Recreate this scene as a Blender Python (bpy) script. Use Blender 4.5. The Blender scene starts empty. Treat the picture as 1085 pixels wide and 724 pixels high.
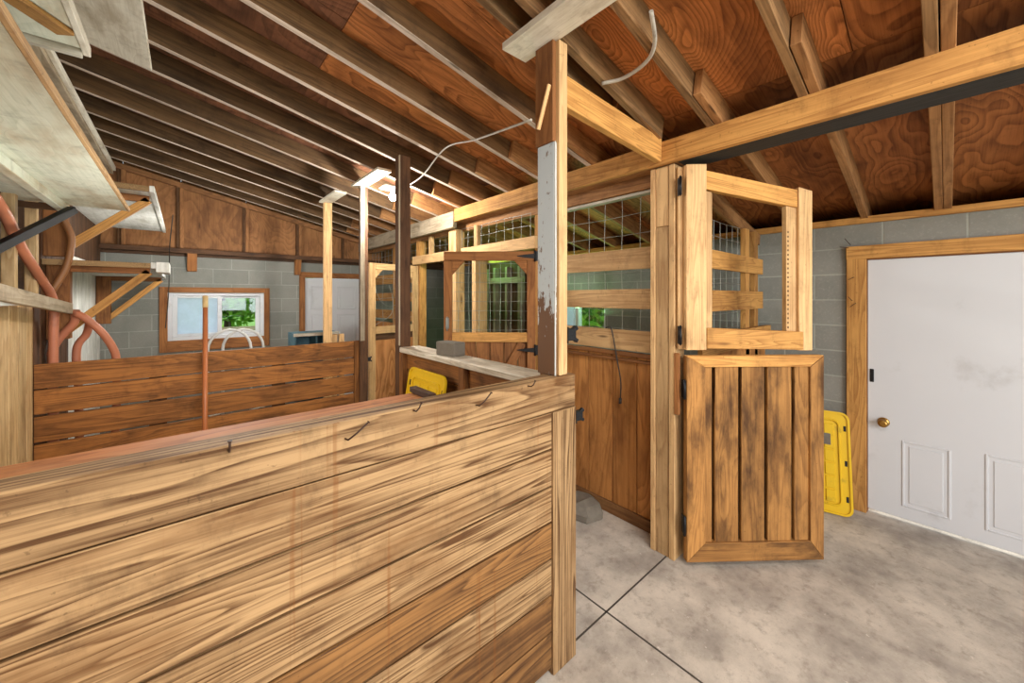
import bpy, math, random
from mathutils import Vector as V, Matrix
random.seed(7)
SC = bpy.context.scene
COL = SC.collection

# ------------------------------------------------------------------ mesh builder
class MB:
    def __init__(s):
        s.v = []; s.f = []; s.uv = []; s.t = []; s.m = []; s.sm = []; s.n = random.randint(0, 400)
    def face(s, idx, uvs, tone, mi=0, smooth=False):
        s.f.append(idx); s.uv.append(uvs); s.t.append(tone); s.m.append(mi); s.sm.append(smooth)
    def box(s, lo, hi, tone=None, mi=0, long=None):
        lo = V(lo); hi = V(hi)
        d = hi - lo
        return s.obox(lo, V((d.x, 0, 0)), V((0, d.y, 0)), V((0, 0, d.z)), tone, mi, long)
    def obox(s, o, a, b, c, tone=None, mi=0, long=None):
        """box from corner o along edge vectors a, b, c; grain runs along the longest edge"""
        o = V(o); ax = [V(a), V(b), V(c)]
        if ax[0].cross(ax[1]).dot(ax[2]) < 0: ax[0], ax[1] = ax[1], ax[0]; sw = True
        else: sw = False
        L = [x.length for x in ax]
        l = L.index(max(L)) if long is None else long
        if sw and long is not None and long < 2: l = 1 - long
        base = len(s.v); s.n += 1
        off = 10.0 * s.n; u0 = random.random() * 7
        tone = tone if tone is not None else 1.0
        for k in (0, 1):
            for j in (0, 1):
                for i in (0, 1):
                    s.v.append(o + ax[0] * i + ax[1] * j + ax[2] * k)
        quads = [(0, 2, 3, 1), (4, 5, 7, 6), (0, 1, 5, 4), (2, 6, 7, 3), (0, 4, 6, 2), (1, 3, 7, 5)]
        norm = [2, 2, 1, 1, 0, 0]
        acc = [1.0, 2.2, 3.4, 4.6, 5.8, 7.0]
        for q, nn, va in zip(quads, norm, acc):
            uvs = []
            oth = [x for x in (0, 1, 2) if x != nn]
            if l in oth:
                ua = l; vb = [x for x in oth if x != l][0]
            else:
                ua, vb = (oth if L[oth[0]] > L[oth[1]] else oth[::-1])
            for vi in q:
                c3 = (vi & 1, (vi >> 1) & 1, (vi >> 2) & 1)
                uvs.append((u0 + c3[ua] * L[ua], off + va + min(c3[vb] * L[vb], 1.15 if va < 7 else 2.4)))
            s.face([base + x for x in q], uvs, tone, mi)
        return s
    def beam(s, p, q, w, h, up=(0, 0, 1), tone=None, mi=0):
        """bar p->q, w sideways, h along up, centred"""
        p = V(p); q = V(q); a = q - p; d = a.normalized(); side = d.cross(V(up))
        if side.length < 1e-4: side = d.cross(V((0, 1, 0)))
        side.normalize(); u = side.cross(d).normalized()
        return s.obox(p - side * w / 2 - u * h / 2, a, side * w, u * h, tone, mi)
    def prism(s, pts, ext, tone=None, mi=0, du=None):
        """polygon pts (planar 3d) extruded by ext; du = grain direction"""
        pts = [V(p) for p in pts]; ext = V(ext); n = len(pts)
        nrm = V((0, 0, 0))
        for i in range(n): nrm += pts[i].cross(pts[(i + 1) % n])
        if nrm.dot(ext) > 0: pts = pts[::-1]
        tone = tone if tone is not None else 1.0
        s.n += 1; off = 10.0 * s.n; base = len(s.v)
        du = V(du).normalized() if du else (pts[1] - pts[0]).normalized()
        dv = nrm.normalized().cross(du)
        c = pts[0]
        uv = [((p - c).dot(du) + 3, off + 4 + (p - c).dot(dv)) for p in pts]
        s.v += pts + [p + ext for p in pts]
        s.face([base + i for i in range(n)], uv, tone, mi)
        s.face([base + n + i for i in range(n)][::-1], uv[::-1], tone, mi)
        for i in range(n):
            j = (i + 1) % n; e = (pts[j] - pts[i]).length
            s.face([base + i, base + n + i, base + n + j, base + j],
                   [(0, off + 1), (0, off + 1 + ext.length), (e, off + 1 + ext.length), (e, off + 1)], tone, mi)
        return s
    def tube(s, pts, r, n=8, mi=0, smooth_path=0, tone=None, caps=True):
        pts = [V(p) for p in pts]
        if smooth_path:
            P = [pts[0] * 2 - pts[1]] + pts + [pts[-1] * 2 - pts[-2]]; out = []
            for i in range(1, len(P) - 2):
                for k in range(smooth_path):
                    t = k / smooth_path; p0, p1, p2, p3 = P[i - 1], P[i], P[i + 1], P[i + 2]
                    out.append(0.5 * ((2 * p1) + (p2 - p0) * t + (2 * p0 - 5 * p1 + 4 * p2 - p3) * t * t + (3 * p1 - p0 - 3 * p2 + p3) * t ** 3))
            out.append(pts[-1]); pts = out
        rr = r if isinstance(r, (list, tuple)) else [r] * len(pts)
        if len(rr) != len(pts): rr = [rr[0] + (rr[-1] - rr[0]) * i / (len(pts) - 1) for i in range(len(pts))]
        s.n += 1; off = 10.0 * s.n; base = len(s.v); tone = tone or 1.0
        d0 = (pts[1] - pts[0]).normalized()
        nrm = d0.orthogonal().normalized(); L = 0
        Ls = []
        for i, p in enumerate(pts):
            if i == 0: d = d0
            elif i == len(pts) - 1: d = (pts[i] - pts[i - 1]).normalized()
            else: d = (pts[i + 1] - pts[i - 1]).normalized()
            nrm = (nrm - d * nrm.dot(d)).normalized(); b = d.cross(nrm)
            if i: L += (pts[i] - pts[i - 1]).length
            Ls.append(L)
            for k in range(n):
                a = 2 * math.pi * k / n
                s.v.append(p + (nrm * math.cos(a) + b * math.sin(a)) * rr[i])
        for i in range(len(pts) - 1):
            for k in range(n):
                k2 = (k + 1) % n
                c0 = k * 2 * math.pi * rr[i] / n; c1 = (k + 1) * 2 * math.pi * rr[i] / n
                s.face([base + i * n + k, base + i * n + k2, base + (i + 1) * n + k2, base + (i + 1) * n + k],
                       [(Ls[i], off + 1 + c0), (Ls[i], off + 1 + c1), (Ls[i + 1], off + 1 + c1), (Ls[i + 1], off + 1 + c0)], tone, mi, True)
        if caps:
            s.face([base + k for k in range(n)][::-1], [(0, off)] * n, tone, mi)
            e = base + (len(pts) - 1) * n
            s.face([e + k for k in range(n)], [(0, off)] * n, tone, mi)
        return s
    def lathe(s, o, axis, prof, n=16, mi=0, tone=None):
        """prof = [(r, h)...] around axis from o"""
        o = V(o); d = V(axis).normalized(); a = d.orthogonal().normalized(); b = d.cross(a)
        base = len(s.v); tone = tone or 1.0
        for r, h in prof:
            for k in range(n):
                t = 2 * math.pi * k / n
                s.v.append(o + d * h + (a * math.cos(t) + b * math.sin(t)) * max(r, 1e-4))
        for i in range(len(prof) - 1):
            for k in range(n):
                k2 = (k + 1) % n
                s.face([base + i * n + k, base + i * n + k2, base + (i + 1) * n + k2, base + (i + 1) * n + k], [(0, 0), (.1, 0), (.1, .1), (0, .1)], tone, mi, True)
        s.face([base + k for k in range(n)][::-1], [(0, 0)] * n, tone, mi)
        e = base + (len(prof) - 1) * n
        s.face([e + k for k in range(n)], [(0, 0)] * n, tone, mi)
        return s
    def build(s, name, mats, parent=None, bevel=0.0025, origin=None):
        mats = mats if isinstance(mats, (list, tuple)) else [mats]
        if parent is None:
            if origin is None:
                lo = V([min(p[i] for p in s.v) for i in range(3)]); hi = V([max(p[i] for p in s.v) for i in range(3)])
                origin = V(((lo.x + hi.x) / 2, (lo.y + hi.y) / 2, lo.z))
            M = Matrix.Translation(origin)
        else:
            M = WORLD[parent.name]
        inv = M.inverted()
        me = bpy.data.meshes.new(name)
        me.from_pydata([inv @ V(p) for p in s.v], [], s.f)
        uvl = me.uv_layers.new(name='grain')
        ca = me.attributes.new('tone', 'FLOAT', 'FACE')
        uvl.data.foreach_set('uv', [x for f in s.uv for p in f for x in p])
        ca.data.foreach_set('value', s.t)
        me.polygons.foreach_set('material_index', s.m)
        me.polygons.foreach_set('use_smooth', s.sm)
        for m in mats: me.materials.append(m)
        me.update()
        o = bpy.data.objects.new(name, me); COL.objects.link(o)
        if parent is None: o.location = M.translation; WORLD[o.name] = M
        else: o.parent = parent; WORLD[o.name] = M
        if bevel:
            b = o.modifiers.new('bevel', 'BEVEL'); b.width = bevel; b.segments = 1; b.limit_method = 'ANGLE'; b.angle_limit = 1.0
        return o
WORLD = {}
def child_of(part): return part      # sub-parts share the part's frame

def thing(name, label, cat, loc, rz=0, group=None):
    o = bpy.data.objects.new(name, None); COL.objects.link(o)
    o.location = loc; o.rotation_euler = (0, 0, rz); o.empty_display_size = .1
    WORLD[o.name] = Matrix.Translation(V(loc)) @ Matrix.Rotation(rz, 4, 'Z')
    return tag(o, label, cat, group)
def tag(o, label, cat, group=None, kind=None):
    o['label'] = label; o['category'] = cat
    if group: o['group'] = group
    if kind: o['kind'] = kind
    return o
def struct(o, label=None):
    o['kind'] = 'structure'
    if label: o['label'] = label
    return o
def solo(mb, name, mats, label, cat, group=None, bevel=.0025, kind=None):
    return tag(mb.build(name, mats, None, bevel), label, cat, group, kind)
def tv(a=.15, base=1.0): return base * (1 + random.uniform(-a, a))

# ------------------------------------------------------------------ materials
def lin(h):
    h = h.lstrip('#'); c = [int(h[i:i + 2], 16) / 255 for i in (0, 2, 4)]
    return tuple(x / 12.92 if x <= .04045 else ((x + .055) / 1.055) ** 2.4 for x in c) + (1,)
class NT:
    def __init__(s, name):
        s.mat = bpy.data.materials.new(name); s.mat.use_nodes = True
        s.t = s.mat.node_tree; s.t.nodes.clear()
        s.out = s.n('ShaderNodeOutputMaterial')
    def n(s, ty, **kw):
        x = s.t.nodes.new(ty)
        for k, val in kw.items():
            if k == 'ins':
                for a, b in val.items():
                    if isinstance(b, bpy.types.NodeSocket): s.t.links.new(b, x.inputs[a])
                    else: x.inputs[a].default_value = b
            else: setattr(x, k, val)
        return x
    def math(s, op, a, b=0.0, c=None, clamp=False):
        x = s.n('ShaderNodeMath', operation=op, use_clamp=clamp)
        for i, val in enumerate((a, b, c)):
            if val is None: continue
            if isinstance(val, bpy.types.NodeSocket): s.t.links.new(val, x.inputs[i])
            else: x.inputs[i].default_value = val
        return x.outputs[0]
    def mix(s, f, a, b, mode='MIX'):
        x = s.n('ShaderNodeMix', data_type='RGBA', blend_type=mode, clamp_factor=True)
        for sock, val in ((x.inputs[0], f), (x.inputs[6], a), (x.inputs[7], b)):
            if isinstance(val, bpy.types.NodeSocket): s.t.links.new(val, sock)
            else: sock.default_value = val
        return x.outputs[2]
    def noise(s, vec, scale, detail=3, rough=.55, dist=0):
        x = s.n('ShaderNodeTexNoise', ins={'Scale': scale, 'Detail': detail, 'Roughness': rough, 'Distortion': dist})
        if vec is not None: s.t.links.new(vec, x.inputs['Vector'])
        return x.outputs[0]
    def ramp(s, f, lo, hi):
        x = s.n('ShaderNodeMapRange', interpolation_type='SMOOTHSTEP', ins={1: lo, 2: hi})
        s.t.links.new(f, x.inputs[0]); return x.outputs[0]
    def xyz(s, x=0., y=0., z=0.):
        return s.n('ShaderNodeCombineXYZ', ins={0: x, 1: y, 2: z}).outputs[0]
    def pos(s): return s.n('ShaderNodeNewGeometry').outputs['Position']
    def finish(s, col, rough=.7, metal=0., bump=None, bs=.3, bd=.005, spec=.3, **kw):
        b = s.n('ShaderNodeBsdfPrincipled', ins={'Metallic': metal, 'Specular IOR Level': spec})
        for k, val in (('Base Color', col), ('Roughness', rough)):
            if isinstance(val, bpy.types.NodeSocket): s.t.links.new(val, b.inputs[k])
            else: b.inputs[k].default_value = val
        for k, val in kw.items(): b.inputs[k].default_value = val
        if bump is not None:
            bp = s.n('ShaderNodeBump', ins={'Strength': bs, 'Distance': bd}); s.t.links.new(bump, bp.inputs['Height'])
            s.t.links.new(bp.outputs[0], b.inputs['Normal'])
        s.t.links.new(b.outputs[0], s.out.inputs[0]); return s.mat

def mute(c, k=1.0):
    y = .3 * c[0] + .59 * c[1] + .11 * c[2]
    return tuple(y + (x - y) * k for x in c[:3]) + (1,)
def wood(name, light, dark, freq=9., sx=.55, sy=6., ring=.75, fib=.35, stain=None, stain_amt=.5, stain_scale=3., rough=.72, knots=.9, spots=0., sharp=1.0, streak=0., grime=.35):
    light, dark = mute(light), mute(dark)
    N = NT(name)
    uv = N.n('ShaderNodeUVMap', uv_map='grain').outputs[0]
    sp = N.n('ShaderNodeSeparateXYZ', ins={0: uv}); u, v = sp.outputs[0], sp.outputs[1]
    idn = N.math('FLOOR', N.math('DIVIDE', v, 10.)); vv = N.math('SUBTRACT', v, N.math('MULTIPLY', idn, 10.))
    rnd = N.n('ShaderNodeTexWhiteNoise', noise_dimensions='1D', ins={'W': idn}).outputs[0]
    z = N.math('MULTIPLY', idn, 3.71)
    # knots : few, elliptical along the board
    kv = N.xyz(N.math('ADD', N.math('MULTIPLY', u, 1.1), z), N.math('MULTIPLY', vv, 5.5), z)
    vor = N.n('ShaderNodeTexVoronoi', feature='F1', ins={'Vector': kv, 'Scale': .9, 'Randomness': 1.}).outputs[0]
    kn = N.math('SUBTRACT', 1., N.ramp(vor, .03, .22)); kcore = N.math('SUBTRACT', 1., N.ramp(vor, .02, .075))
    vec = N.xyz(N.math('MULTIPLY', u, sx), N.math('MULTIPLY', vv, sy), z)
    n1 = N.noise(vec, 1., 2., .45, .25)
    fr = N.math('MULTIPLY', N.math('ADD', N.math('MULTIPLY', rnd, 1.2), .6), freq * 1.7)
    arg = N.math('ADD', N.math('MULTIPLY', n1, fr), N.math('MULTIPLY', kn, 1.3 * knots))
    saw = N.math('FRACT', arg)
    # sawtooth: slow rise, quick fall = earlywood to latewood
    rise = N.math('POWER', saw, 1.6 * sharp); fall = N.math('SUBTRACT', 1., N.ramp(saw, .86, 1.0))
    rg = N.math('MULTIPLY', rise, fall)
    fibre = N.noise(N.xyz(N.math('MULTIPLY', u, 3.), N.math('MULTIPLY', vv, 130.), z), 1., 3., .6)
    coarse = N.noise(N.xyz(N.math('MULTIPLY', u, 2.2), N.math('MULTIPLY', vv, 42.), z), 1., 4., .65)
    fib2 = N.math('ADD', N.math('MULTIPLY', N.ramp(fibre, .35, .75), .5), N.math('MULTIPLY', N.ramp(coarse, .3, .72), .5))
    blot = N.noise(N.xyz(N.math('MULTIPLY', u, 2.), N.math('MULTIPLY', vv, 5.), z), 1., 5., .6)
    f = N.math('ADD', N.math('ADD', N.math('MULTIPLY', rg, ring), N.math('MULTIPLY', N.math('SUBTRACT', blot, .5), .5)), N.math('MULTIPLY', N.math('SUBTRACT', fib2, .35), fib * 1.4), clamp=True)
    c = N.mix(f, light, dark)
    dk = tuple(x * .35 for x in dark[:3]) + (1,)
    c = N.mix(N.math('MULTIPLY', kcore, knots), c, dk)
    if stain is not None:
        sn = N.noise(N.xyz(N.math('MULTIPLY', u, .8), N.math('MULTIPLY', vv, 2.2), z), stain_scale, 5., .62)
        c = N.mix(N.math('MULTIPLY', N.ramp(sn, .42, .72), stain_amt), c, stain)
    if spots:
        s2 = N.noise(N.pos(), 55., 3., .6)
        c = N.mix(N.math('MULTIPLY', N.ramp(s2, .66, .72), spots), c, dk)
    if grime:
        g1 = N.noise(N.n('ShaderNodeMapping', ins={0: N.pos(), 'Scale': (9., 9., 5.)}).outputs[0], 1., 7., .72)
        c = N.mix(N.math('MULTIPLY', N.ramp(g1, .5, .72), grime), c, dk)
    if streak:
        p = N.pos(); sx_ = N.noise(N.n('ShaderNodeMapping', ins={0: p, 'Scale': (26., 26., .5)}).outputs[0], 1., 3., .6)
        c = N.mix(N.math('MULTIPLY', N.ramp(sx_, .62, .74), streak), c, lin('7a4718'))
    tone = N.n('ShaderNodeAttribute', attribute_name='tone').outputs['Fac']
    t2 = N.math('MULTIPLY', tone, N.math('ADD', N.math('MULTIPLY', rnd, .22), .89))
    c = N.mix(1., c, N.xyz(t2, t2, t2), 'MULTIPLY')
    return N.finish(c, rough, bump=N.math('ADD', N.math('MULTIPLY', rg, -.6), N.math('MULTIPLY', fib2, .5)), bs=.25, bd=.002)

M = {}
M['pine'] = wood('pine_boards', lin('b39166'), lin('57391d'), freq=9, sx=.3, sy=7, ring=1.05, fib=.7, stain=lin('6f4a26'), stain_amt=.75, stain_scale=2.2, knots=.9, spots=.35, streak=.6)
M['pine_brown'] = wood('brown_pine_boards', lin('9c7040'), lin('503218'), freq=10, sx=.3, sy=7, ring=1., fib=.5, stain=lin('4f331a'), stain_amt=.7, stain_scale=2.2, knots=.9, spots=.35, streak=.5)
M['pine_old'] = wood('old_brown_boards', lin('a56c36'), lin('533218'), freq=7, ring=.6, fib=.6, stain=lin('3f2412'), stain_amt=.75, stain_scale=2.6)
M['lumber'] = wood('framing_lumber', lin('d6b07c'), lin('98704a'), freq=7, sx=.5, sy=9, ring=.6, fib=.4, stain=lin('93683c'), stain_amt=.4, spots=.4)
M['lumber_orange'] = wood('orange_framing_lumber', lin('cc9854'), lin('8c5a2a'), freq=8, sx=.5, sy=9, ring=.7, fib=.4, stain=lin('7f4d20'), stain_amt=.45, spots=.4)
M['lumber_grey'] = wood('grey_framing_lumber', lin('b3a48c'), lin('857458'), freq=7, ring=.6, fib=.5, stain=lin('5c4c38'), stain_amt=.6)
M['red_wood'] = wood('red_brown_lumber', lin('a8703f'), lin('6e4222'), freq=8, ring=.7, fib=.4, stain=lin('5a3016'), stain_amt=.5)
M['rafter'] = wood('weathered_rafter', lin('916e48'), lin('4c341e'), freq=6, ring=.6, fib=.5, stain=lin('40301f'), stain_amt=.6)
M['rafter_lit'] = wood('lit_rafter_underside', lin('d8c6b4'), lin('a8947e'), freq=6, ring=.5, fib=.5, stain=lin('6e5a48'), stain_amt=.5)
M['rafter_new'] = wood('rafter_lumber', lin('ad7d4e'), lin('744b28'), freq=7, ring=.6, fib=.5, stain=lin('55341b'), stain_amt=.6, spots=.5)
M['dark_wood'] = wood('dark_stained_lumber', lin('6b4a31'), lin('3a2618'), freq=6, ring=.5, fib=.5, stain=lin('241811'), stain_amt=.6)
M['shaded_wood'] = wood('shaded_dark_timber', lin('34322f'), lin('201e1c'), freq=6, ring=.5, fib=.5)
M['ply_roof'] = wood('roof_plywood', lin('c88148'), lin('6c3c1c'), freq=14, sx=1.2, sy=3.0, ring=.75, fib=.4, stain=lin('4c2812'), stain_amt=.65, stain_scale=1.6, knots=.6, spots=.5)
M['ply_roof_dark'] = wood('dusty_roof_plywood', lin('86593e'), lin('4a2d1c'), freq=9, sx=2.2, sy=.9, ring=.7, fib=.4, stain=lin('38251a'), stain_amt=.6, stain_scale=1.6, knots=.6, spots=.5)
M['ply_wall'] = wood('gable_plywood', lin('ab774a'), lin('6c4728'), freq=8, sx=1.2, sy=2.2, ring=.5, fib=.4, stain=lin('4a2814'), stain_amt=.5, knots=.7)
M['ply_door'] = wood('swirly_plywood', lin('d0915a'), lin('8e5526'), freq=12, sx=.9, sy=3.2, ring=.85, fib=.3, knots=.7)
M['ply_part'] = wood('partition_boards', lin('cc8e4e'), lin('8c5526'), freq=8, sx=.6, sy=3.5, ring=.6, fib=.4, stain=lin('6a3d1c'), stain_amt=.6, stain_scale=2.0)
M['slat'] = wood('worn_door_slats', lin('b07e44'), lin('643e1b'), freq=7, sx=.6, sy=5, ring=.55, fib=.5, stain=lin('3c220e'), stain_amt=.9, stain_scale=2.6, spots=.4)
M['osb'] = wood('white_washed_shelf', lin('d9d4c4'), lin('b3aa94'), freq=4, sx=2, sy=5, ring=.35, fib=.5, stain=lin('8d7a5c'), stain_amt=.6, stain_scale=3.4, knots=.2)
M['osb_green'] = wood('green_washed_shelf', lin('d8dccb'), lin('b3bba6'), freq=4, sx=2, sy=5, ring=.4, fib=.5, stain=lin('a88f68'), stain_amt=.9, stain_scale=1.6, knots=.2)
M['white_board'] = wood('whitewashed_boards', lin('e8e8e2'), lin('c4c4b8'), freq=4, sx=.8, sy=6, ring=.4, fib=.5, stain=lin('93907c'), stain_amt=.5, knots=.3)
M['tan_board'] = wood('pale_wall_boards', lin('dcbd8c'), lin('a87f4c'), freq=6, sx=.6, sy=6, ring=.6, fib=.5, stain=lin('8f6a3e'), stain_amt=.5)
M['chip'] = wood('crumbly_board', lin('9c7d54'), lin('5e452a'), freq=14, sx=9, sy=9, ring=.6, fib=.3, knots=.1)

def plain(name, col, rough=.5, metal=0., var=.15, scale=8., spec=.4, dirt=None, dirt_amt=.5, dlo=.5, dhi=.7, dscale=4., **kw):
    N = NT(name)
    n = N.noise(N.pos(), scale, 4., .6)
    c = N.mix(N.math('MULTIPLY', n, var * 2), col, tuple(x * .55 for x in col[:3]) + (1,))
    if dirt is not None:
        d = N.noise(N.pos(), dscale, 6., .65)
        c = N.mix(N.math('MULTIPLY', N.ramp(d, dlo, dhi), dirt_amt), c, dirt)
    return N.finish(c, rough, metal, spec=spec, **kw)
M['black'] = plain('black_hardware', lin('1c1c1e'), .45, .3)
M['iron'] = plain('rusty_nail_steel', lin('4a352a'), .6, .5)
M['wire'] = plain('galvanised_wire', lin('a3a39b'), .45, .6)
M['brass'] = plain('brass_knob', lin('b08a4a'), .3, .9)
M['door_white'] = plain('white_door_paint', lin('cfd1d4'), .45, var=.04, dirt=lin('8b8680'), dirt_amt=.35, dlo=.58, dhi=.8, dscale=3)
M['vinyl'] = plain('white_vinyl', lin('dcdee0'), .4, var=.06, dirt=lin('9a958b'), dirt_amt=.4)
M['cast'] = plain('grey_concrete_block', lin('7d7568'), .9, var=.35, scale=30, dirt=lin('5f564a'), dirt_amt=.6)
M['yellow'] = plain('yellow_plastic', lin('e2b91e'), .42, var=.06, dirt=lin('7c6a2e'), dirt_amt=.55, dlo=.55, dhi=.75, dscale=7)
M['hose'] = plain('red_hose_rubber', lin('bf7858'), .5, var=.15, dirt=lin('8a5a48'), dirt_amt=.5)
M['tan_hose'] = plain('tan_hose_rubber', lin('8f6038'), .5, var=.15)
M['cord'] = plain('dark_cord', lin('3a342e'), .6)
M['cable'] = plain('grey_cable', lin('b9b2a4'), .6, dirt=lin('7d7668'), dirt_amt=.6, dscale=20)
M['grey_paint'] = None
M['handle'] = plain('varnished_handle', lin('b26a3e'), .4, var=.15, scale=12)
M['pale_tip'] = plain('pale_handle_tip', lin('d0b27c'), .6)
M['hoop'] = plain('white_painted_tube', lin('dcdcd8'), .4, var=.06)
M['teal'] = plain('teal_paint', lin('4f7480'), .6, var=.3, dirt=lin('2c3c42'), dirt_amt=.6)
M['dark_in'] = plain('dark_interior', lin('23211f'), .8)
M['porcelain'] = plain('white_porcelain', lin('ececea'), .3, var=.02)
M['bark'] = plain('tree_bark', lin('4a3a2c'), .9, var=.4)
M['ledge'] = wood('worn_red_ledge', lin('c07a42'), lin('864a20'), freq=9, sx=.5, sy=5, ring=.8, fib=.4, stain=lin('c9a070'), stain_amt=.4, knots=1.)
M['grey_cap'] = wood('weathered_grey_cap', lin('cfc6b4'), lin('96896f'), freq=7, ring=.55, fib=.5, stain=lin('75654d'), stain_amt=.6)

def peeling():
    N = NT('peeling_grey_paint')
    uv = N.n('ShaderNodeUVMap', uv_map='grain').outputs[0]
    p = N.pos(); z = N.n('ShaderNodeSeparateXYZ', ins={0: p}).outputs[2]
    n = N.noise(N.n('ShaderNodeMapping', ins={0: p, 'Scale': (6., 6., 2.2)}).outputs[0], 4., 6., .68)
    low = N.ramp(z, 1.85, 1.45)                       # the paint is worn off the lower end
    wear = N.ramp(N.math('ADD', n, N.math('MULTIPLY', low, .28)), .6, .66)
    fleck = N.ramp(N.noise(p, 60., 2., .6), .68, .72)
    c = N.mix(N.math('MAXIMUM', wear, N.math('MULTIPLY', fleck, .6)), lin('bcc5c8'), lin('6c4c32'))
    return N.finish(c, .6, bump=wear, bs=.3)
M['grey_paint'] = peeling()

def blocks():
    N = NT('painted_concrete_block')
    uv = N.n('ShaderNodeUVMap', uv_map='grain').outputs[0]
    p = N.pos(); s = N.n('ShaderNodeSeparateXYZ', ins={0: p})
    h = N.math('ADD', s.outputs[0], s.outputs[1])       # both walls are axis aligned
    v = N.xyz(h, s.outputs[2], 0.)
    b = N.n('ShaderNodeTexBrick', offset=.5, ins={'Vector': v, 'Color1': lin('908f87'), 'Color2': lin('85857e'), 'Mortar': lin('a0a298'), 'Scale': 1., 'Mortar Size': .007, 'Mortar Smooth': .4, 'Bias': 0., 'Brick Width': .406, 'Row Height': .203})
    n = N.noise(p, 3., 6., .65); n2 = N.noise(p, 70., 3., .6)
    c = N.mix(N.math('MULTIPLY', N.ramp(n, .35, .75), .45), b.outputs[0], lin('6a6f68'))
    c = N.mix(N.math('MULTIPLY', N.ramp(n2, .5, .8), .3), c, lin('b3b4a8'))
    hgt = N.math('ADD', N.math('MULTIPLY', b.outputs[1], -.6), N.math('MULTIPLY', n2, .35))
    return N.finish(c, .85, bump=hgt, bs=.45, bd=.008)
M['block'] = blocks()

def concrete():
    N = NT('worn_concrete_floor')
    p = N.pos(); s = N.n('ShaderNodeSeparateXYZ', ins={0: p})
    a = N.noise(p, 2.2, 8., .65); b = N.noise(p, 14., 6., .7); d = N.noise(p, 120., 3., .6)
    c = N.mix(N.ramp(a, .3, .72), lin('cfc5b6'), lin('8f877d'))
    c = N.mix(N.math('MULTIPLY', N.ramp(b, .48, .72), .55), c, lin('7c7166'))
    c = N.mix(N.math('MULTIPLY', N.ramp(d, .6, .75), .5), c, lin('6b6259'))
    c = N.mix(N.math('MULTIPLY', N.ramp(N.noise(p, 30., 4., .6), .66, .75), .6), c, lin('e6ddd0'))
    return N.finish(c, .8, bump=N.math('ADD', b, d), bs=.25, bd=.004)
M['concrete'] = concrete()
M['joint'] = plain('floor_joint_grout', lin('4a423a'), .95, var=.3)

def glass(name, frost):
    N = NT(name)
    tr = N.n('ShaderNodeBsdfTransparent', ins={0: (.93, .97, .97, 1)})
    if frost:
        n = N.noise(N.pos(), 5., 5., .65)
        tl = N.n('ShaderNodeBsdfTranslucent', ins={0: lin('e6eefb')})
        df = N.n('ShaderNodeBsdfDiffuse', ins={0: lin('d4deec')})
        m1 = N.n('ShaderNodeMixShader', ins={0: .35}); N.t.links.new(tl.outputs[0], m1.inputs[1]); N.t.links.new(df.outputs[0], m1.inputs[2])
        m = N.n('ShaderNodeMixShader'); N.t.links.new(N.math('ADD', N.math('MULTIPLY', N.ramp(n, .35, .7), .12), .85), m.inputs[0])
        N.t.links.new(tr.outputs[0], m.inputs[1]); N.t.links.new(m1.outputs[0], m.inputs[2])
    else:
        gl = N.n('ShaderNodeBsdfGlossy', ins={'Roughness': .03})
        m = N.n('ShaderNodeMixShader', ins={0: .06}); N.t.links.new(tr.outputs[0], m.inputs[1]); N.t.links.new(gl.outputs[0], m.inputs[2])
    N.t.links.new(m.outputs[0], N.out.inputs[0]); return N.mat
M['glass'] = glass('clear_window_glass', False)
M['frost'] = glass('dusty_window_glass', True)
def leafmat(name, c1, c2):
    N = NT(name)
    r = N.n('ShaderNodeNewGeometry').outputs['Random Per Island']
    c = N.mix(r, c1, c2)
    d = N.n('ShaderNodeBsdfDiffuse'); t = N.n('ShaderNodeBsdfTranslucent'); N.t.links.new(c, d.inputs[0]); N.t.links.new(c, t.inputs[0])
    m = N.n('ShaderNodeMixShader', ins={0: .45}); N.t.links.new(d.outputs[0], m.inputs[1]); N.t.links.new(t.outputs[0], m.inputs[2])
    N.t.links.new(m.outputs[0], N.out.inputs[0]); return N.mat
M['leaf'] = leafmat('tree_leaves', lin('7fb43c'), lin('3f7a24'))
M['leaf_light'] = leafmat('light_tree_leaves', lin('a8cf5a'), lin('5f9a34'))
M['grass'] = plain('lawn_grass', lin('7fae4a'), .9, var=.5, scale=2.)
def bulbmat():
    N = NT('lit_bulb'); e = N.n('ShaderNodeEmission', ins={0: (1., .97, .92, 1), 1: 60.}); N.t.links.new(e.outputs[0], N.out.inputs[0]); return N.mat
M['bulb'] = bulbmat()

# ------------------------------------------------------------------ key dimensions (metres)
YF, XL, XR, YB = 6.60, -0.75, 3.95, -3.0          # far, left, right walls; open barn end behind the viewer
def zr(x): return 3.1285 - .225 * x               # underside of the rafters
RD = .14                                          # rafter depth

# ------------------------------------------------------------------ setting
b = MB(); b.box((XL - .3, YB - 1, -.15), (XR + .35, YF + .3, 0)); fl = b.build('floor', M['concrete'], bevel=0); struct(fl)
jm = MB(); jm.box((1.664, YB - .9, 0), (1.673, 6.5, .0012)); jm.build('floor_joint', M['joint'], fl, 0)
jm = MB(); jm.box((XL, 1.163, 0), (3.9, 1.172, .0012)); jm.build('floor_joint', M['joint'], fl, 0)
b = MB(); b.box((-60, -12, -.35), (60, 60, -.15)); struct(b.build('ground', M['grass'], bevel=0))

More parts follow.
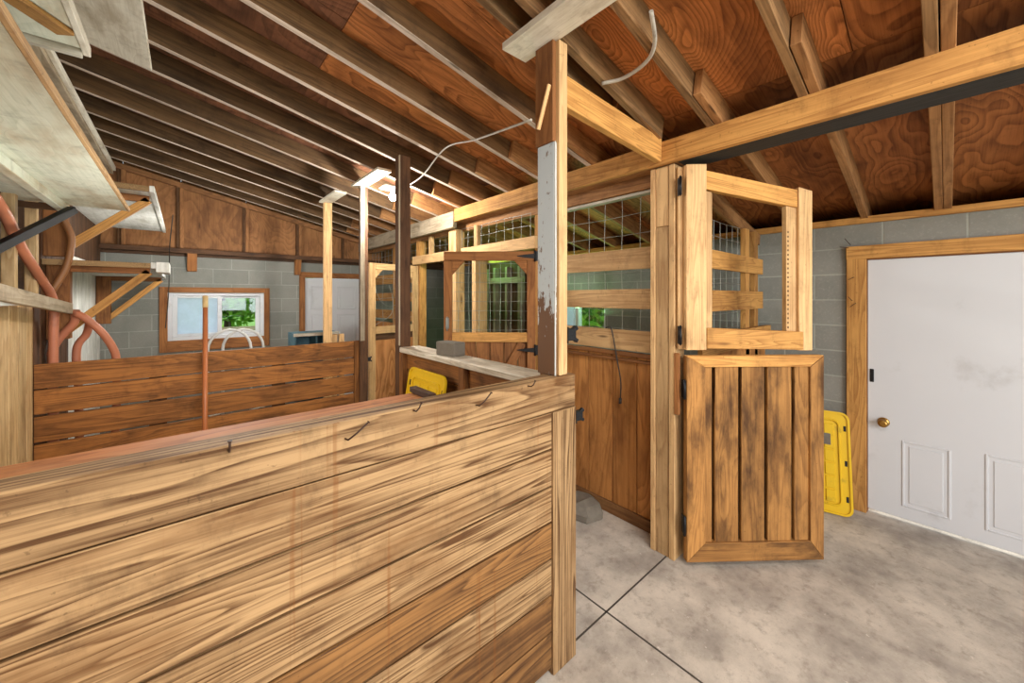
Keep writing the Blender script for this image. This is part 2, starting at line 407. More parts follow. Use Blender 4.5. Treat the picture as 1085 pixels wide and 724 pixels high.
# roof sheathing: plywood sheets on the slope
sl = math.hypot(1, .225); sd = V((1, 0, -.225)) / sl; sn = V((.225, 0, 1)) / sl
b = MB()
xs = [-1.0, .66, 2.28, 4.75]
for i in range(3):
    y = YB - 1 - (.6 if i % 2 else 0)
    while y < YF + .3:
        y1 = min(y + 1.22 if i else y + 1.22, YF + .35)
        o = V((xs[i], y, zr(xs[i]) + RD * 1.02))
        b.obox(o, sd * ((xs[i + 1] - xs[i]) * sl - .003), V((0, y1 - y - .004, 0)), sn * .016, tv(.22), 1 if i == 0 or (i == 1 and y > 2.2) else 0, long=0 if i else 1)
        y = y1
b.obox(V((-1.1, YB - 1.1, zr(-1.1) + RD * 1.02 + .02)), sd * 6.1, V((0, YF - YB + 1.6, 0)), sn * .03, .5, 1)
struct(b.build('ceiling', [M['ply_roof'], M['ply_roof_dark']], bevel=0))
b = MB(); b.box((4.32, YB - 1, 1.98), (4.36, YF + .3, 2.36)); b.box((XR + .2, YB - 1, 1.98), (4.32, YF + .3, 2.0)); struct(b.build('trim_12', M['dark_wood'], bevel=0))

# right wall (concrete block) with door opening and window opening
DY0, DY1, DZ = -.62, .41, 1.94
W2 = (2.78, 3.62, 1.08, 1.62)
b = MB(); x0, x1, zt = XR, XR + .2, 2.25
b.box((x0, YB - 1, 0), (x1, DY0, zt)); b.box((x0, DY0, DZ), (x1, DY1, zt)); b.box((x0, DY1, 0), (x1, W2[0], zt))
b.box((x0, W2[0], 0), (x1, W2[1], W2[2])); b.box((x0, W2[0], W2[3]), (x1, W2[1], zt)); b.box((x0, W2[1], 0), (x1, YF + .2, zt))
struct(b.build('wall_right', M['block'], bevel=0))
# far wall with window 1 and door 2 openings
W1 = (-.165, .895, 1.07, 1.71); D2 = (1.425, 2.32, 1.955)
b = MB(); y0, y1, zt = YF, YF + .2, 2.22
b.box((XL - .2, y0, 0), (W1[0], y1, zt)); b.box((W1[0], y0, 0), (W1[1], y1, W1[2])); b.box((W1[0], y0, W1[3]), (W1[1], y1, zt))
b.box((W1[1], y0, 0), (D2[0], y1, zt)); b.box((D2[0], y0, D2[2]), (D2[1], y1, zt)); b.box((D2[1], y0, 0), (XR, y1, zt))
struct(b.build('wall_far', M['block'], bevel=0))
# plywood gable above the ledge, sheet by sheet
def gsheet(mb, xa, xb, tone):
    mb.prism([(xa, YF + .02, 2.22), (xb, YF + .02, 2.22), (xb, YF + .02, zr(xb) + .15), (xa, YF + .02, zr(xa) + .15)], (0, .02, 0), tone, du=(0, 0, 1))
b = MB(); xe = [XL - .2, -.566, -.03, .675, 1.35, 2.02, 2.7, 3.4, XR]
for i in range(len(xe) - 1): gsheet(b, xe[i] + .002, xe[i + 1] - .002, tv(.18))
struct(b.build('wall_gable', M['ply_wall'], bevel=0))
for i, x in enumerate(xe[1:-1]):
    b = MB(); z1 = zr(x + .04) + .02
    b.box((x - .045, YF - .03, 2.27), (x - .012, YF + .02, z1), .35); b.box((x - .012, YF - .05, 2.27), (x + .03, YF + .02, z1), 1.0)
    struct(b.build('trim_%d' % (i + 2), M['ply_wall']))
b = MB(); b.box((XL, YF - .13, 2.215), (XR, YF + .02, 2.275), .8); b.box((XL, YF - .02, 2.18), (XR, YF, 2.215), .6)
struct(b.build('trim_10', M['dark_wood']))
b = MB(); b.beam((XL, YF - .04, zr(XL) - .03), (XR, YF - .04, zr(XR) - .03), .04, .07, tone=.9); struct(b.build('trim_11', M['ply_wall']))
# plate on the right wall
b = MB(); b.box((XR - .04, YB - 1, 2.212), (XR, YF, 2.262)); b.box((XR, YB - 1, 2.212), (XR + .2, YF, 2.256)) if False else None
struct(b.build('trim_1', M['lumber_orange']))

# left wall: boarded, low pale boards, open bays with dark ply above, white boards further on
wl = MB()
wl.box((XL - .2, YB - 1, 0), (XL - .03, YF + .2, 3.6), .55, 2)
y = YB - 1
while y < 3.93:
    w = random.choice([.13, .15, .16]); y2 = min(y + w, 3.95)
    wl.box((XL - .03, y, 0), (XL, y2 - .006, 1.60), tv(.12), 0); y = y2
y = 4.95
while y < YF:
    w = .12; y2 = min(y + w, YF)
    wl.box((XL - .03, y, 0), (XL - .004, y2 - .004, 2.02), tv(.06), 1); y = y2
y = 3.95
while y < 4.95:
    y2 = min(y + .15, 4.95); wl.box((XL - .03, y, 0), (XL, y2 - .008, 2.3), tv(.2, .8), 2); y = y2
y = 4.95
while y < YF:
    y2 = min(y + .15, YF); wl.box((XL - .03, y, 2.02), (XL, y2 - .008, 3.1), tv(.2, .8), 2); y = y2
struct(wl.build('wall_left', [M['tan_board'], M['white_board'], M['dark_wood']]))
# open end behind the viewer: wall with a wide barn doorway
b = MB(); yb = YB - .8
for xa, xb, za, zb in ((XL - .2, -.35, 0, 3.6), (3.2, XR + .2, 0, 2.6), (-.35, 3.2, 2.35, 3.35)):
    b.box((xa, yb - .05, za), (xb, yb, zb), tv(.1))
struct(b.build('wall_back', M['ply_wall'], bevel=0))

# ------------------------------------------------------------------ door 1 (white door, right wall)
d = thing('door_1', 'scuffed white panelled door with brass knob in the right block wall', 'door', (XR, (DY0 + DY1) / 2, 0)); struct(d)
b = MB(); yy0, yy1 = DY0 + .012, DY1 - .012; zb, zt = .03, DZ - .008
xf = XR + .012
b.box((xf, yy0, zb), (xf + .045, yy1, zt))
slab = b.build('door_slab', M['door_white'], d, .003)
def panel(py0, py1, pz0, pz1, parent):
    m = MB()
    for (ya, yb2, za, zb2) in ((py0 + .014, py1 - .014, pz0, pz0 + .014), (py0 + .014, py1 - .014, pz1 - .014, pz1), (py0, py0 + .014, pz0, pz1), (py1 - .014, py1, pz0, pz1)):
        m.box((xf - .005, ya, za), (xf + .002, yb2, zb2))
    m.box((xf - .004, py0 + .035, pz0 + .035), (xf + .002, py1 - .035, pz1 - .035))
    return m.build('door_panel', M['door_white'], parent, .004)
panel(-.02, .215, .12, .60, slab); panel(-.46, -.165, .12, .62, slab)
b = MB()
b.lathe((xf, .31, .71), (-1, 0, 0), [(.034, -.002), (.034, .006), (.028, .012), (.013, .016), (.012, .034), (.022, .04), (.029, .052), (.027, .064), (.016, .07)], 20)
b.build('door_knob', M['brass'], d, 0)
b = MB(); b.box((xf - .007, .362, 1.0), (xf, .385, 1.1)); b.build('latch_plate', M['black'], d, .004)
b = MB(); w = .105
b.box((XR - .03, DY1 - .008, 0), (XR + .004, DY1 + w, DZ + .005), .95)
b.box((XR - .036, DY0 - w, DZ + .0), (XR + .004, DY1 + w + .002, DZ + .1), 1.1)
b.box((XR - .03, DY0 - w, 0), (XR + .004, DY0 + .008, DZ + .005), .95)
b.build('door_casing', M['lumber_orange'], d)
b = MB(); b.box((XR, DY1 - .012, 0), (XR + .2, DY1, DZ), .7); b.box((XR, DY0, 0), (XR + .2, DY0 + .012, DZ), .7); b.box((XR, DY0, DZ - .008), (XR + .2, DY1, DZ), .7)
b.build('door_jamb', M['red_wood'], d, 0)
for (yy, zz, dy, dz) in ((.49, 2.052, .03, .05), (.5, 2.03, .05, .01), (.47, 1.8, .03, -.02), (.48, 1.62, .02, .03), (.46, 1.6, .03, -.03)):
    b = MB(); b.tube([(XR - .034, yy, zz), (XR - .058, yy + dy * .3, zz + dz * .3), (XR - .07, yy + dy, zz + dz)], .0022, 6)
    b.build('bent_nail', M['iron'], d, 0)

# door 2 (far white door)
d = thing('door_2', 'white panelled door in the far block wall', 'door', ((D2[0] + D2[1]) / 2, YF, 0)); struct(d)
b = MB(); b.box((D2[0] + .01, YF + .02, .02), (D2[1] - .01, YF + .06, D2[2] - .01)); s2 = b.build('door_slab', M['door_white'], d)
for (xa, xb) in ((1.52, 1.82), (1.92, 2.22)):
    for (za, zb2) in ((1.44, 1.82), (.78, 1.36), (.15, .7)):
        m = MB()
        for (a0, a1, c0, c1) in ((xa + .014, xb - .014, za, za + .014), (xa + .014, xb - .014, zb2 - .014, zb2), (xa, xa + .014, za, zb2), (xb - .014, xb, za, zb2)):
            m.box((a0, YF + .012, c0), (a1, YF + .022, c1))
        m.box((xa + .04, YF + .015, za + .04), (xb - .04, YF + .022, zb2 - .04))
        m.build('door_panel', M['door_white'], s2, .004)
b = MB(); w = .075
b.box((D2[0] - w, YF - .025, 0), (D2[0] + .005, YF + .003, D2[2])); b.box((D2[1] - .005, YF - .025, 0), (D2[1] + w, YF + .003, D2[2])); b.box((D2[0] - w, YF - .03, D2[2] - .005), (D2[1] + w, YF + .003, D2[2] + .08))
b.build('door_casing', M['red_wood'], d)

# window 1 (far wall slider)
d = thing('window_1', 'sliding window with one dusty pane and one clear pane in the far wall', 'window', (.37, YF, 1)); struct(d)
b = MB()
b.box((-.24, YF - .03, .93), (-.16, YF + .004, 1.775)); b.box((.89, YF - .03, .93), (.955, YF + .004, 1.775)); b.box((-.16, YF - .03, 1.705), (.89, YF + .004, 1.775)); b.box((-.16, YF - .025, .93), (.89, YF + .004, 1.075))
b.build('window_casing', M['red_wood'], d)
b = MB(); xa, xb, za, zb = -.165, .895, 1.07, 1.71
for (a0, a1, c0, c1) in ((xa + .05, xb - .05, za, za + .05), (xa + .05, xb - .05, zb - .05, zb), (xa, xa + .05, za, zb), (xb - .05, xb, za, zb)):
    b.box((a0, YF + .02, c0), (a1, YF + .13, c1))
b.build('window_frame', M['vinyl'], d)
b = MB()
for (a0, a1, yy) in ((-.115, .40, YF + .045), (.34, .845, YF + .085)):
    for (e0, e1, c0, c1) in ((a0 + .05, a1 - .05, 1.121, 1.155), (a0 + .05, a1 - .05, 1.63, 1.659), (a0, a0 + .05, 1.121, 1.659), (a1 - .05, a1, 1.121, 1.659)):
        b.box((e0, yy, c0), (e1, yy + .03, c1))
sash = b.build('window_sash', M['vinyl'], d)
b = MB(); b.box((-.07, YF + .058, 1.15), (.355, YF + .063, 1.635)); b.build('dusty_pane', M['frost'], d, 0)
b = MB(); b.box((.385, YF + .098, 1.15), (.80, YF + .103, 1.635)); b.build('clear_pane', M['glass'], d, 0)

# window 2 (right wall, inside the far stall)
d = thing('window_2', 'small window in the right wall behind the stall rails', 'window', (XR, 3.2, 1.3)); struct(d)
b = MB(); ya, yb2, za, zb = W2
for (a0, a1, c0, c1) in ((ya + .045, yb2 - .045, za, za + .045), (ya + .045, yb2 - .045, zb - .045, zb), (ya, ya + .045, za, zb), (yb2 - .045, yb2, za, zb), (3.24, 3.29, za + .045, zb - .045)):
    b.box((XR + .04, a0, c0), (XR + .12, a1, c1))
b.build('window_frame', M['vinyl'], d)
b = MB(); b.box((XR + .07, 3.29, za + .04), (XR + .075, yb2 - .04, zb - .04)); b.build('dusty_pane', M['frost'], d, 0)
b = MB(); b.box((XR + .07, ya + .04, za + .04), (XR + .075, 3.24, zb - .04)); b.build('clear_pane', M['glass'], d, 0)

# ------------------------------------------------------------------ rafters
ys = [-2.93, -2.5, -2.08, -1.66, -1.24, -.82, -.41, .04, .455, .88, 1.17, 1.30, 1.735, 2.22, 2.67, 3.10, 3.49, 3.99, 4.43, 4.94, 5.37, 5.93, 6.36]
def rafter(ya, x0, x1, m, tone, label, w=.04, edge=False):
    b = MB(); c = RD / 2
    b.beam((x0, ya, zr(x0) + c), (x1, ya, zr(x1) + c), w, RD, tone=tone)
    if edge:                                    # underside face paler: light from below put into the colour
        nf = min(range(len(b.f)), key=lambda i: sum(b.v[k].z - zr(b.v[k].x) for k in b.f[i])); b.m[nf] = 1; b.t[nf] = 1.0; m = [m, M['rafter_lit']]
    return solo(b, 'rafter', m, label, 'rafter', 'sloping roof rafters')
names = {.88: 'weathered rafter ending in a lapped block right of the painted post',
         .455: 'weathered rafter crossing the top right of the view', 1.17: 'rafter passing close beside the top of the painted post, nearer of a pair',
         1.30: 'rafter just behind the painted post, farther of a pair'}
far_order = [y for y in ys if y > 1.5]
ords = ['first', 'second', 'third', 'fourth', 'fifth', 'sixth', 'seventh', 'eighth', 'ninth', 'tenth', 'eleventh', 'twelfth']
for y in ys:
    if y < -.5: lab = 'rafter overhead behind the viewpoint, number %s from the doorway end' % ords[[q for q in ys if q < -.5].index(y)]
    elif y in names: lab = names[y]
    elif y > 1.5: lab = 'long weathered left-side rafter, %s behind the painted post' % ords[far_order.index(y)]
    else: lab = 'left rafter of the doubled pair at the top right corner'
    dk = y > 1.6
    rafter(y, XL + .01, 2.47 if y < 1 or y > 1.2 else 2.24, M['rafter'], tv(.1, (.55 if y > 2.8 else .85) if dk else 1.0), lab, edge=dk)  # lower tone on the old rafters' sides: shade put into the colour
right_ys = [y - .045 for y in ys if y not in (1.17,)]
rs = [y for y in right_ys]
for y in rs:
    if y > 1.1: lab = 'right-side rafter lapped onto the beam, %s past the door post' % ords[[q for q in rs if q > 1.1].index(y)]
    elif y > .7: lab = 'orange rafter lapped beside a weathered one above the mesh door leaf'
    elif y > .2: lab = 'orange rafter meeting the wall left of the white door'
    elif y > -.2: lab = 'right rafter of the doubled pair above the white door'
    else: lab = 'right-side rafter overhead behind the viewpoint, number %s from the doorway end' % ords[[q for q in rs if q < -.2].index(y)]
    rafter(y, 1.93 + random.uniform(-.06, .06), 4.31, M['rafter_new'], tv(.12), lab)
rafter(.037, 2.5, 4.31, M['rafter_new'], 1.0, 'left rafter of the doubled pair above the white door, below the beam')

# ------------------------------------------------------------------ beams
b = MB(); b.box((2.26, YB - .8, 2.482), (2.298, 3.58, 2.622), 1.12)
solo(b, 'roof_beam', M['lumber_orange'], 'long pale orange beam running across the top right over the stall fronts', 'beam')
b = MB(); b.box((2.30, YB - .8, 2.49), (2.50, 1.10, 2.60), 1.0)
solo(b, 'roof_beam', M['shaded_wood'], 'shade-coloured dark beam tucked behind the pale orange beam', 'beam')  # near-black colour carries the shade behind the front beam
b = MB(); b.box((2.30, 1.10, 2.49), (2.50, YF, 2.60), 1.0); b.box((2.42, 1.30, 2.40), (2.50, YF, 2.489), .95)
solo(b, 'partition_beam', M['rafter_new'], 'brown double beam above the wire mesh of the stall partition', 'beam')
b = MB(); b.box((2.25, 3.585, 2.42), (2.298, YF, 2.60), .85)
solo(b, 'roof_beam', M['lumber_grey'], 'grey weathered beam continuing the pale beam toward the far wall', 'beam')
b = MB(); b.beam((1.305, 1.19, 2.62), (2.258, 1.19, 2.567), .04, .148, tone=1.15)
solo(b, 'gate_beam', M['lumber_orange'], 'short blotchy yellow beam from the painted post to the long beam', 'beam')

# ------------------------------------------------------------------ front stall wall
t = thing('stall_wall', 'near half-height stall wall of broad yellow pine boards', 'stall wall', (.5, 1.14, 0))
b = MB(); zz = [0.03, .188, .347, .507, .666, .822, .984, 1.147]
tn = [.95, 1.05, .88, .95, 1.0, 1.0, 1.0]
for i in range(7): b.box((XL + .002, 1.128, zz[i] + .004), (1.21, 1.166, zz[i + 1] - .004), tn[i], 1 if i in (0, 1, 3) else 0)
b.build('planking', [M['pine'], M['pine_brown']], t)
b = MB(); b.box((XL + .101, 1.1665, .03), (.249, 1.172, 1.14), .5); b.box((.341, 1.1665, .03), (1.229, 1.172, 1.14), .5); b.build('dark_backing', M['dark_wood'], t, 0)  # added dark sheet, shade of the board joints put into colour
b = MB(); b.box((XL + .002, 1.122, 1.149), (1.362, 1.212, 1.295), 1.03); tb = b.build('top_board', M['pine'], t, .004)
b = MB(); b.box((1.211, 1.118, 0), (1.364, 1.166, 1.147), .9); ep = b.build('end_post', M['pine'], t, .004)
b = MB(); b.box((1.23, 1.168, 0), (1.36, 1.212, 1.147), .7); b.box((XL + .01, 1.168, .02), (XL + .1, 1.212, 1.147), .7); b.box((.25, 1.168, .02), (.34, 1.212, 1.147), .7); b.build('stud', M['pine_old'], t)
def nail(x, z, dx, dz, l=.05, parent=tb, y=1.122):
    m = MB(); m.tube([(x, y + .01, z), (x + dx * .05, y - .02, z + dz * .05), (x + dx * .4, y - .03, z + dz * .4), (x + dx, y - .034, z + dz)], .0026, 6)
    m.lathe((x + dx, y - .034, z + dz), (dx, 0, dz), [(.005, -.001), (.005, .0015)], 8)
    m.build('bent_nail', M['iron'], parent, 0)
nail(.345, 1.245, .055, .045); nail(.80, 1.255, .045, .045)
nail(.555, 1.285, .012, .03); nail(.08, 1.285, .0, .03); nail(1.06, 1.285, .01, .025)
def latch(o, ax, parent, sc=1.0):
    """black spring gate latch: back plate, keeper jaws, catch"""
    o = V(o); ax = V(ax).normalized(); sd = V((0, 0, 1)).cross(ax)
    m = MB(); k = sc
    m.obox(o - sd * .02 * k - V((0, 0, .03 * k)), ax * .006, sd * .04 * k, V((0, 0, .06 * k)))
    m.obox(o + ax * .006 - sd * .013 * k - V((0, 0, .022 * k)), ax * .042 * k, sd * .026 * k, V((0, 0, .044 * k)))
    m.beam(o + ax * .03 * k + V((0, 0, .008 * k)), o + ax * .058 * k + V((0, 0, .026 * k)), .018 * k, .016 * k)
    m.beam(o + ax * .03 * k - V((0, 0, .008 * k)), o + ax * .06 * k - V((0, 0, .026 * k)), .018 * k, .014 * k)
    m.lathe(o + ax * .03 * k - sd * .014 * k, sd, [(.008 * k, 0), (.008 * k, .03 * k)], 10)
    return m.build('gate_latch', M['black'], parent, .002)
latch((1.364, 1.135, 1.095), (1, -.15, 0), ep)

# ledge behind
t = thing('manger_ledge', 'red-brown rough-edged plank ledge behind the near stall wall', 'ledge', (0, 1.4, 0))
b = MB(); b.box((XL + .002, 1.30, 1.212), (.74, 1.47, 1.25), 1.0); b.build('top_plank', M['ledge'], t, .012)
b = MB(); b.box((XL + .002, 1.44, .85), (.73, 1.468, 1.212), .8); b.build('front_plank', M['ledge'], t)
for xx in (.66, -.6):
    b = MB(); b.box((xx, 1.30, 0), (xx + .04, 1.438, 1.212), .7); b.build('support_board', M['pine_old'], t)
b = MB(); b.box((.71, 1.30, 1.252), (.74, 1.47, 1.275), .6); b.build('end_cleat', M['dark_wood'], t)

# ------------------------------------------------------------------ back stall wall
t = thing('stall_wall', 'dark brown half-height board wall at the back of the stall', 'stall wall', (.3, 3.96, 0))
b = MB(); zz = [.0, .17, .34, .51, .68, .865, 1.035, 1.205]
for i in range(7): b.box((XL + .002, 3.94, zz[i] + .004), (1.30, 3.975, zz[i + 1] - (.014 if i in (3, 4) else .006)), tv(.1, 1.05))
b.build('planking', M['pine_old'], t)
b = MB(); b.box((1.302, 3.93, 0), (1.36, 3.975, 1.20), .8); b.box((1.362, 3.93, 0), (1.425, 3.975, 1.20), .62); b.build('end_post', M['pine_old'], t)
b = MB(); b.box((-.2, 3.977, 0), (-.1, 4.015, 1.19)); b.box((.6, 3.977, 0), (.7, 4.015, 1.19)); b.build('stud', M['dark_wood'], t)
latch((1.427, 3.945, 1.0), (1, -.1, 0), t, .9)

# ------------------------------------------------------------------ posts on the stall line
t = thing('gate_post', 'tall gate post with peeling grey painted board at the end of the near stall wall', 'post', (1.2, 1.17, 0))
b = MB(); b.box((1.263, 1.213, 0), (1.30, 1.255, 2.80), .85); b.build('post', M['rafter_new'], t)
b = MB(); b.box((1.240, 1.150, 2.345), (1.262, 1.262, 2.80), .75); b.build('upper_block', M['red_wood'], t)
b = MB(); b.box((1.243, 1.146, 1.297), (1.262, 1.250, 2.343)); pb = b.build('painted_board', M['grey_paint'], t)
b = MB(); b.box((1.243, 1.138, 1.297), (1.250, 1.145, 2.343), .9); b.build('edge_strip', M['white_board'], pb)
b = MB(); b.box((1.263, 1.132, 1.297), (1.318, 1.167, 2.80), 1.0); b.build('side_strip', M['lumber'], t)
b = MB(); b.beam((1.234, 1.235, 2.42), (1.234, 1.165, 2.60), .012, .02, up=(1, 0, 0), tone=1.3); b.build('diagonal_lath', M['lumber'], t)
b = MB(); b.box((1.12, .76, 2.801), (1.27, 1.36, 2.835), 1.05); b.build('top_plate', M['osb'], t)
latch((1.318, 1.15, 1.475), (1, -.15, 0), t, 1.25)

t = thing('stall_post', 'dark brown post rising from the grey capped half wall', 'post', (1.38, 2.98, 0))
b = MB(); b.box((1.335, 2.93, 0), (1.425, 3.03, 2.815), 1.0); b.build('post', M['dark_wood'], t)
b = MB(); b.box((1.326, 2.925, 1.25), (1.334, 2.95, 2.81), 1.4); b.build('edge_strip', M['lumber_grey'], t)
t = thing('stall_post', 'slim post with bracket plate at the end of the brown back stall wall', 'post', (1.38, 3.93, 0))
b = MB(); b.box((1.345, 3.895, 0), (1.425, 3.928, 2.775), 1.0); b.build('post', M['dark_wood'], t)
b = MB(); b.box((1.345, 3.884, 1.2), (1.39, 3.894, 2.775), .8); b.build('edge_strip', M['lumber_grey'], t)
b = MB(); b.box((1.29, 3.30, 2.777), (1.42, 4.0, 2.80), 1.1); b.build('top_plate', M['osb'], t)
t = thing('stall_post', 'pale timber post with bracket plate standing before the far white door', 'post', (1.34, 4.9, 0))
b = MB(); b.box((1.27, 4.90, 0), (1.36, 4.95, 2.785), 1.15); b.build('post', M['lumber'], t)
b = MB(); b.box((1.36, 4.90, 0), (1.42, 4.94, 1.19), 1.0); b.box((1.44, 4.90, 0), (1.50, 4.94, 1.19), 1.1); b.build('stub', M['lumber'], t)
b = MB(); b.box((1.36, 4.941, .5), (1.50, 4.96, .6)); b.build('cleat', M['lumber'], t)
b = MB(); b.box((1.23, 4.35, 2.787), (1.36, 4.97, 2.81), 1.1); b.build('top_plate', M['osb'], t)

# half wall along the aisle
t = thing('half_wall', 'low board wall with weathered grey cap along the aisle', 'half wall', (1.36, 2.1, 0))
b = MB(); zz = [.02, .2, .38, .56, .74, .92, 1.06, 1.195]
for i in range(7): b.box((1.372, 1.262, zz[i] + .003), (1.40, 2.925, zz[i + 1] - .003), tv(.1, .9))
b.build('planking', M['pine_old'], t)
b = MB(); b.box((1.325, 1.256, 1.197), (1.50, 2.928, 1.238), 1.1); b.build('cap', M['grey_cap'], t, .006)
b = MB()
for yy in (1.28, 2.0, 2.88): b.box((1.33, yy, 0), (1.371, yy + .06, 1.196), .8)
b.build('stud', M['pine_old'], t)
# brick on the cap
t = MB(); t.obox((1.385, 2.19, 1.2385), V((.1, .015, 0)), V((-.035, .19, 0)), V((0, 0, .095)), 1.0)
solo(t, 'brick', M['cast'], 'rough grey brick resting on the cap of the aisle half wall', 'brick', bevel=.006)

# yellow bin lids
def lid(name, label, origin, wvec, hvec, W, H):
    """ribbed tote lid: plate, raised rim, handle slots, grid ribs"""
    o = V(origin); w = V(wvec).normalized(); h = V(hvec).normalized(); n = w.cross(h).normalized()
    t = thing(name, label, 'bin lid', o)
    def rr(x0, x1, y0, y1, r, k=5):
        pts = []
        for cx, cy, a0 in ((x1 - r, y1 - r, 0), (x0 + r, y1 - r, 90), (x0 + r, y0 + r, 180), (x1 - r, y0 + r, 270)):
            for i in range(k + 1):
                a = math.radians(a0 + 90 * i / k); pts.append((cx + r * math.cos(a), cy + r * math.sin(a)))
        return pts
    P = lambda x, y, z=0: o + w * x + h * y + n * z
    m = MB(); m.prism([P(x, y) for x, y in rr(0, W, 0, H, .055)], n * .012); lp = m.build('lid_plate', M['yellow'], t, .003)
    m = MB(); ou = rr(.0, W, .0, H, .055); iu = rr(.014, W - .014, .014, H - .014, .045)
    for i in range(len(ou)):
        j = (i + 1) % len(ou); m.prism([P(*ou[i], .010), P(*ou[j], .010), P(*iu[j], .010), P(*iu[i], .010)], n * .012)
    m.build('rim', M['yellow'], lp, 0)
    m = MB(); ou = rr(.06, W - .06, .06, H - .06, .04); iu = rr(.072, W - .072, .072, H - .072, .035)
    for i in range(len(ou)):
        j = (i + 1) % len(ou); m.prism([P(*ou[i], .011), P(*ou[j], .011), P(*iu[j], .011), P(*iu[i], .011)], n * .012)
    nx, ny = 3, 6
    for i in range(nx):
        for j in range(ny):
            x0 = .085 + i * (W - .17) / nx; x1 = x0 + (W - .17) / nx - .012; y0 = .085 + j * (H - .17) / ny; y1 = y0 + (H - .17) / ny - .012
            m.obox(P(x0, y0, .011), w * (x1 - x0), h * (y1 - y0), n * (.007 if (i + j) % 2 else .010))
    m.build('rib_pattern', M['yellow'], lp, .003)
    for (fx, fy) in ((W - .038, H * .16), (W - .038, H * .5), (W - .038, H * .84), (.018, H * .16), (.018, H * .5), (.018, H * .84)):
        m = MB(); m.obox(P(fx, fy - .02, .011), w * .016, h * .04, n * .003); m.build('handle_slot', M['dark_in'], lp, .001)
    if name == 'bin_lid' and H > .7:
        m = MB(); m.obox(P(W * .35, H * .66, .0215), w * .13, h * .085, n * .001); m.build('worn_sticker', M['cast'], lp, 0)
    return t
W = .47
lid('bin_lid', 'yellow plastic bin lid leaning on the block wall left of the white door', (3.665, .472 + .35, .003), V((.085, -.35, 0)), V((.142, .045, .735)), .38, .755)
lid('bin_lid', 'yellow plastic bin lid leaning inside the stall against the half wall', (1.20, 2.68, .404), V((0, -1, 0)), V((.12, 0, .72)), .52, .725)
b = MB(); b.box((1.0, 2.1, 0), (1.326, 2.75, .02), .8); b.box((1.0, 2.1, .02), (1.02, 2.75, .36)); b.box((1.30, 2.1, .02), (1.32, 2.75, .36)); b.box((1.02, 2.1, .02), (1.30, 2.12, .36)); b.box((1.02, 2.73, .02), (1.30, 2.75, .36)); b.box((1.0, 2.1, .361), (1.32, 2.75, .40), 1.0)
solo(b, 'wooden_box', M['pine_old'], 'low wooden box under the yellow lid inside the stall', 'box')

# ------------------------------------------------------------------ main door post
t = thing('door_post', 'built-up door post carrying the hinges of the lower plank leaf', 'post', (2.36, 1.19, 0))
b = MB(); b.box((2.33, 1.15, 0), (2.44, 1.255, 2.489), .95); b.build('core', M['lumber'], t)
b = MB(); b.box((2.305, 1.24, 0), (2.329, 1.272, 2.48), 1.0); b.build('side_strip', M['lumber'], t)
b = MB(); b.box((2.31, 1.155, 2.1), (2.329, 1.238, 2.48), 1.12); b.build('upper_face', M['lumber'], t)
b = MB(); b.box((2.31, 1.155, 0), (2.329, 1.238, 2.096), .8); b.build('lower_face', M['lumber'], t)
b = MB(); b.box((2.305, 1.112, 0), (2.44, 1.149, 2.481), 1.0); b.build('front_strip', M['lumber'], t)
b = MB(); b.box((2.297, 1.08, .92), (2.318, 1.111, 1.30), .95); b.build('hinge_block', M['red_wood'], t)

def leafframe(o, d):
    """local frame of a door leaf: x along width d, y toward the viewer side, z up"""
    d = V(d).normalized(); n = V((d.y, -d.x, 0))
    return lambda x, y, z: V(o) + d * x + n * y + V((0, 0, z))
def butt_hinge(P, x, z, parent, h=.1):
    m = MB(); a = P(x, .02, z); m.tube([a, a + V((0, 0, h))], .009, 10)
    m.tube([a - V((0, 0, .006)), a + V((0, 0, h + .006))], .005, 8)
    m.obox(P(x, -.02, z), P(x, .02, z) - P(x, -.02, z), P(x + .004, 0, z) - P(x, 0, z), V((0, 0, h)))
    return m.build('hinge', M['black'], parent, 0)
# lower leaf
o = V((2.318, 1.052, 0)); dv = V((.775, -.632, 0)); P = leafframe(o, dv); Wd = .855; z0, z1 = .035, 1.29
t = thing('stable_door_lower_leaf', 'lower stable door leaf with mitred frame and worn vertical slats', 'door leaf', o, math.atan2(dv.y, dv.x))
nn = (P(0, 1, 0) - P(0, 0, 0)); st = .115
def mitre(pts, tone, name, du, mat=M['slat'], par=t, y0=-.02, th=.045):
    m = MB(); m.prism([P(x, y0, z) for x, z in pts], nn * th, tone, du=du); return m.build(name, mat, par, .003)
up = V((0, 0, 1))
mitre([(0, z0), (st, z0 + st), (st, z1 - st * .6), (0, z1)], 1.15, 'hinge_stile', up)
mitre([(Wd, z0), (Wd, z1), (Wd - st * .75, z1 - st * .6), (Wd - st * .75, z0 + st)], .95, 'latch_stile', up)
mitre([(0, z1), (st, z1 - st * .6), (Wd - st * .75, z1 - st * .6), (Wd, z1)], 1.25, 'top_rail', dv, M['lumber_orange'])
mitre([(0, z0), (Wd, z0), (Wd - st * .75, z0 + st), (st, z0 + st)], 1.0, 'bottom_rail', dv)
m = MB(); xs_ = [.095, .152, .335, .515, .70, .80]
gaps = [(st - .01, .163), (.182, .328), (.347, .492), (.511, .662), (.681, Wd - .08)]
for i, (a, c) in enumerate(gaps): m.obox(P(a, -.014, z0 + .05), P(c, 0, 0) - P(a, 0, 0), nn * .024, V((0, 0, z1 - z0 - .1)), [1.2, .95, 1.0, 1.0, 1.05][i])
m.build('slats', M['slat'], t, .003)
m = MB(); m.obox(P(.02, -.04, z0 + .02), P(Wd - .04, 0, 0) - P(0, 0, 0), nn * .018, V((0, 0, z1 - z0 - .04)), .35); m.build('dark_backing', M['dark_wood'], t)
butt_hinge(P, -.012, .20, t, .11); butt_hinge(P, -.012, 1.03, t, .11)
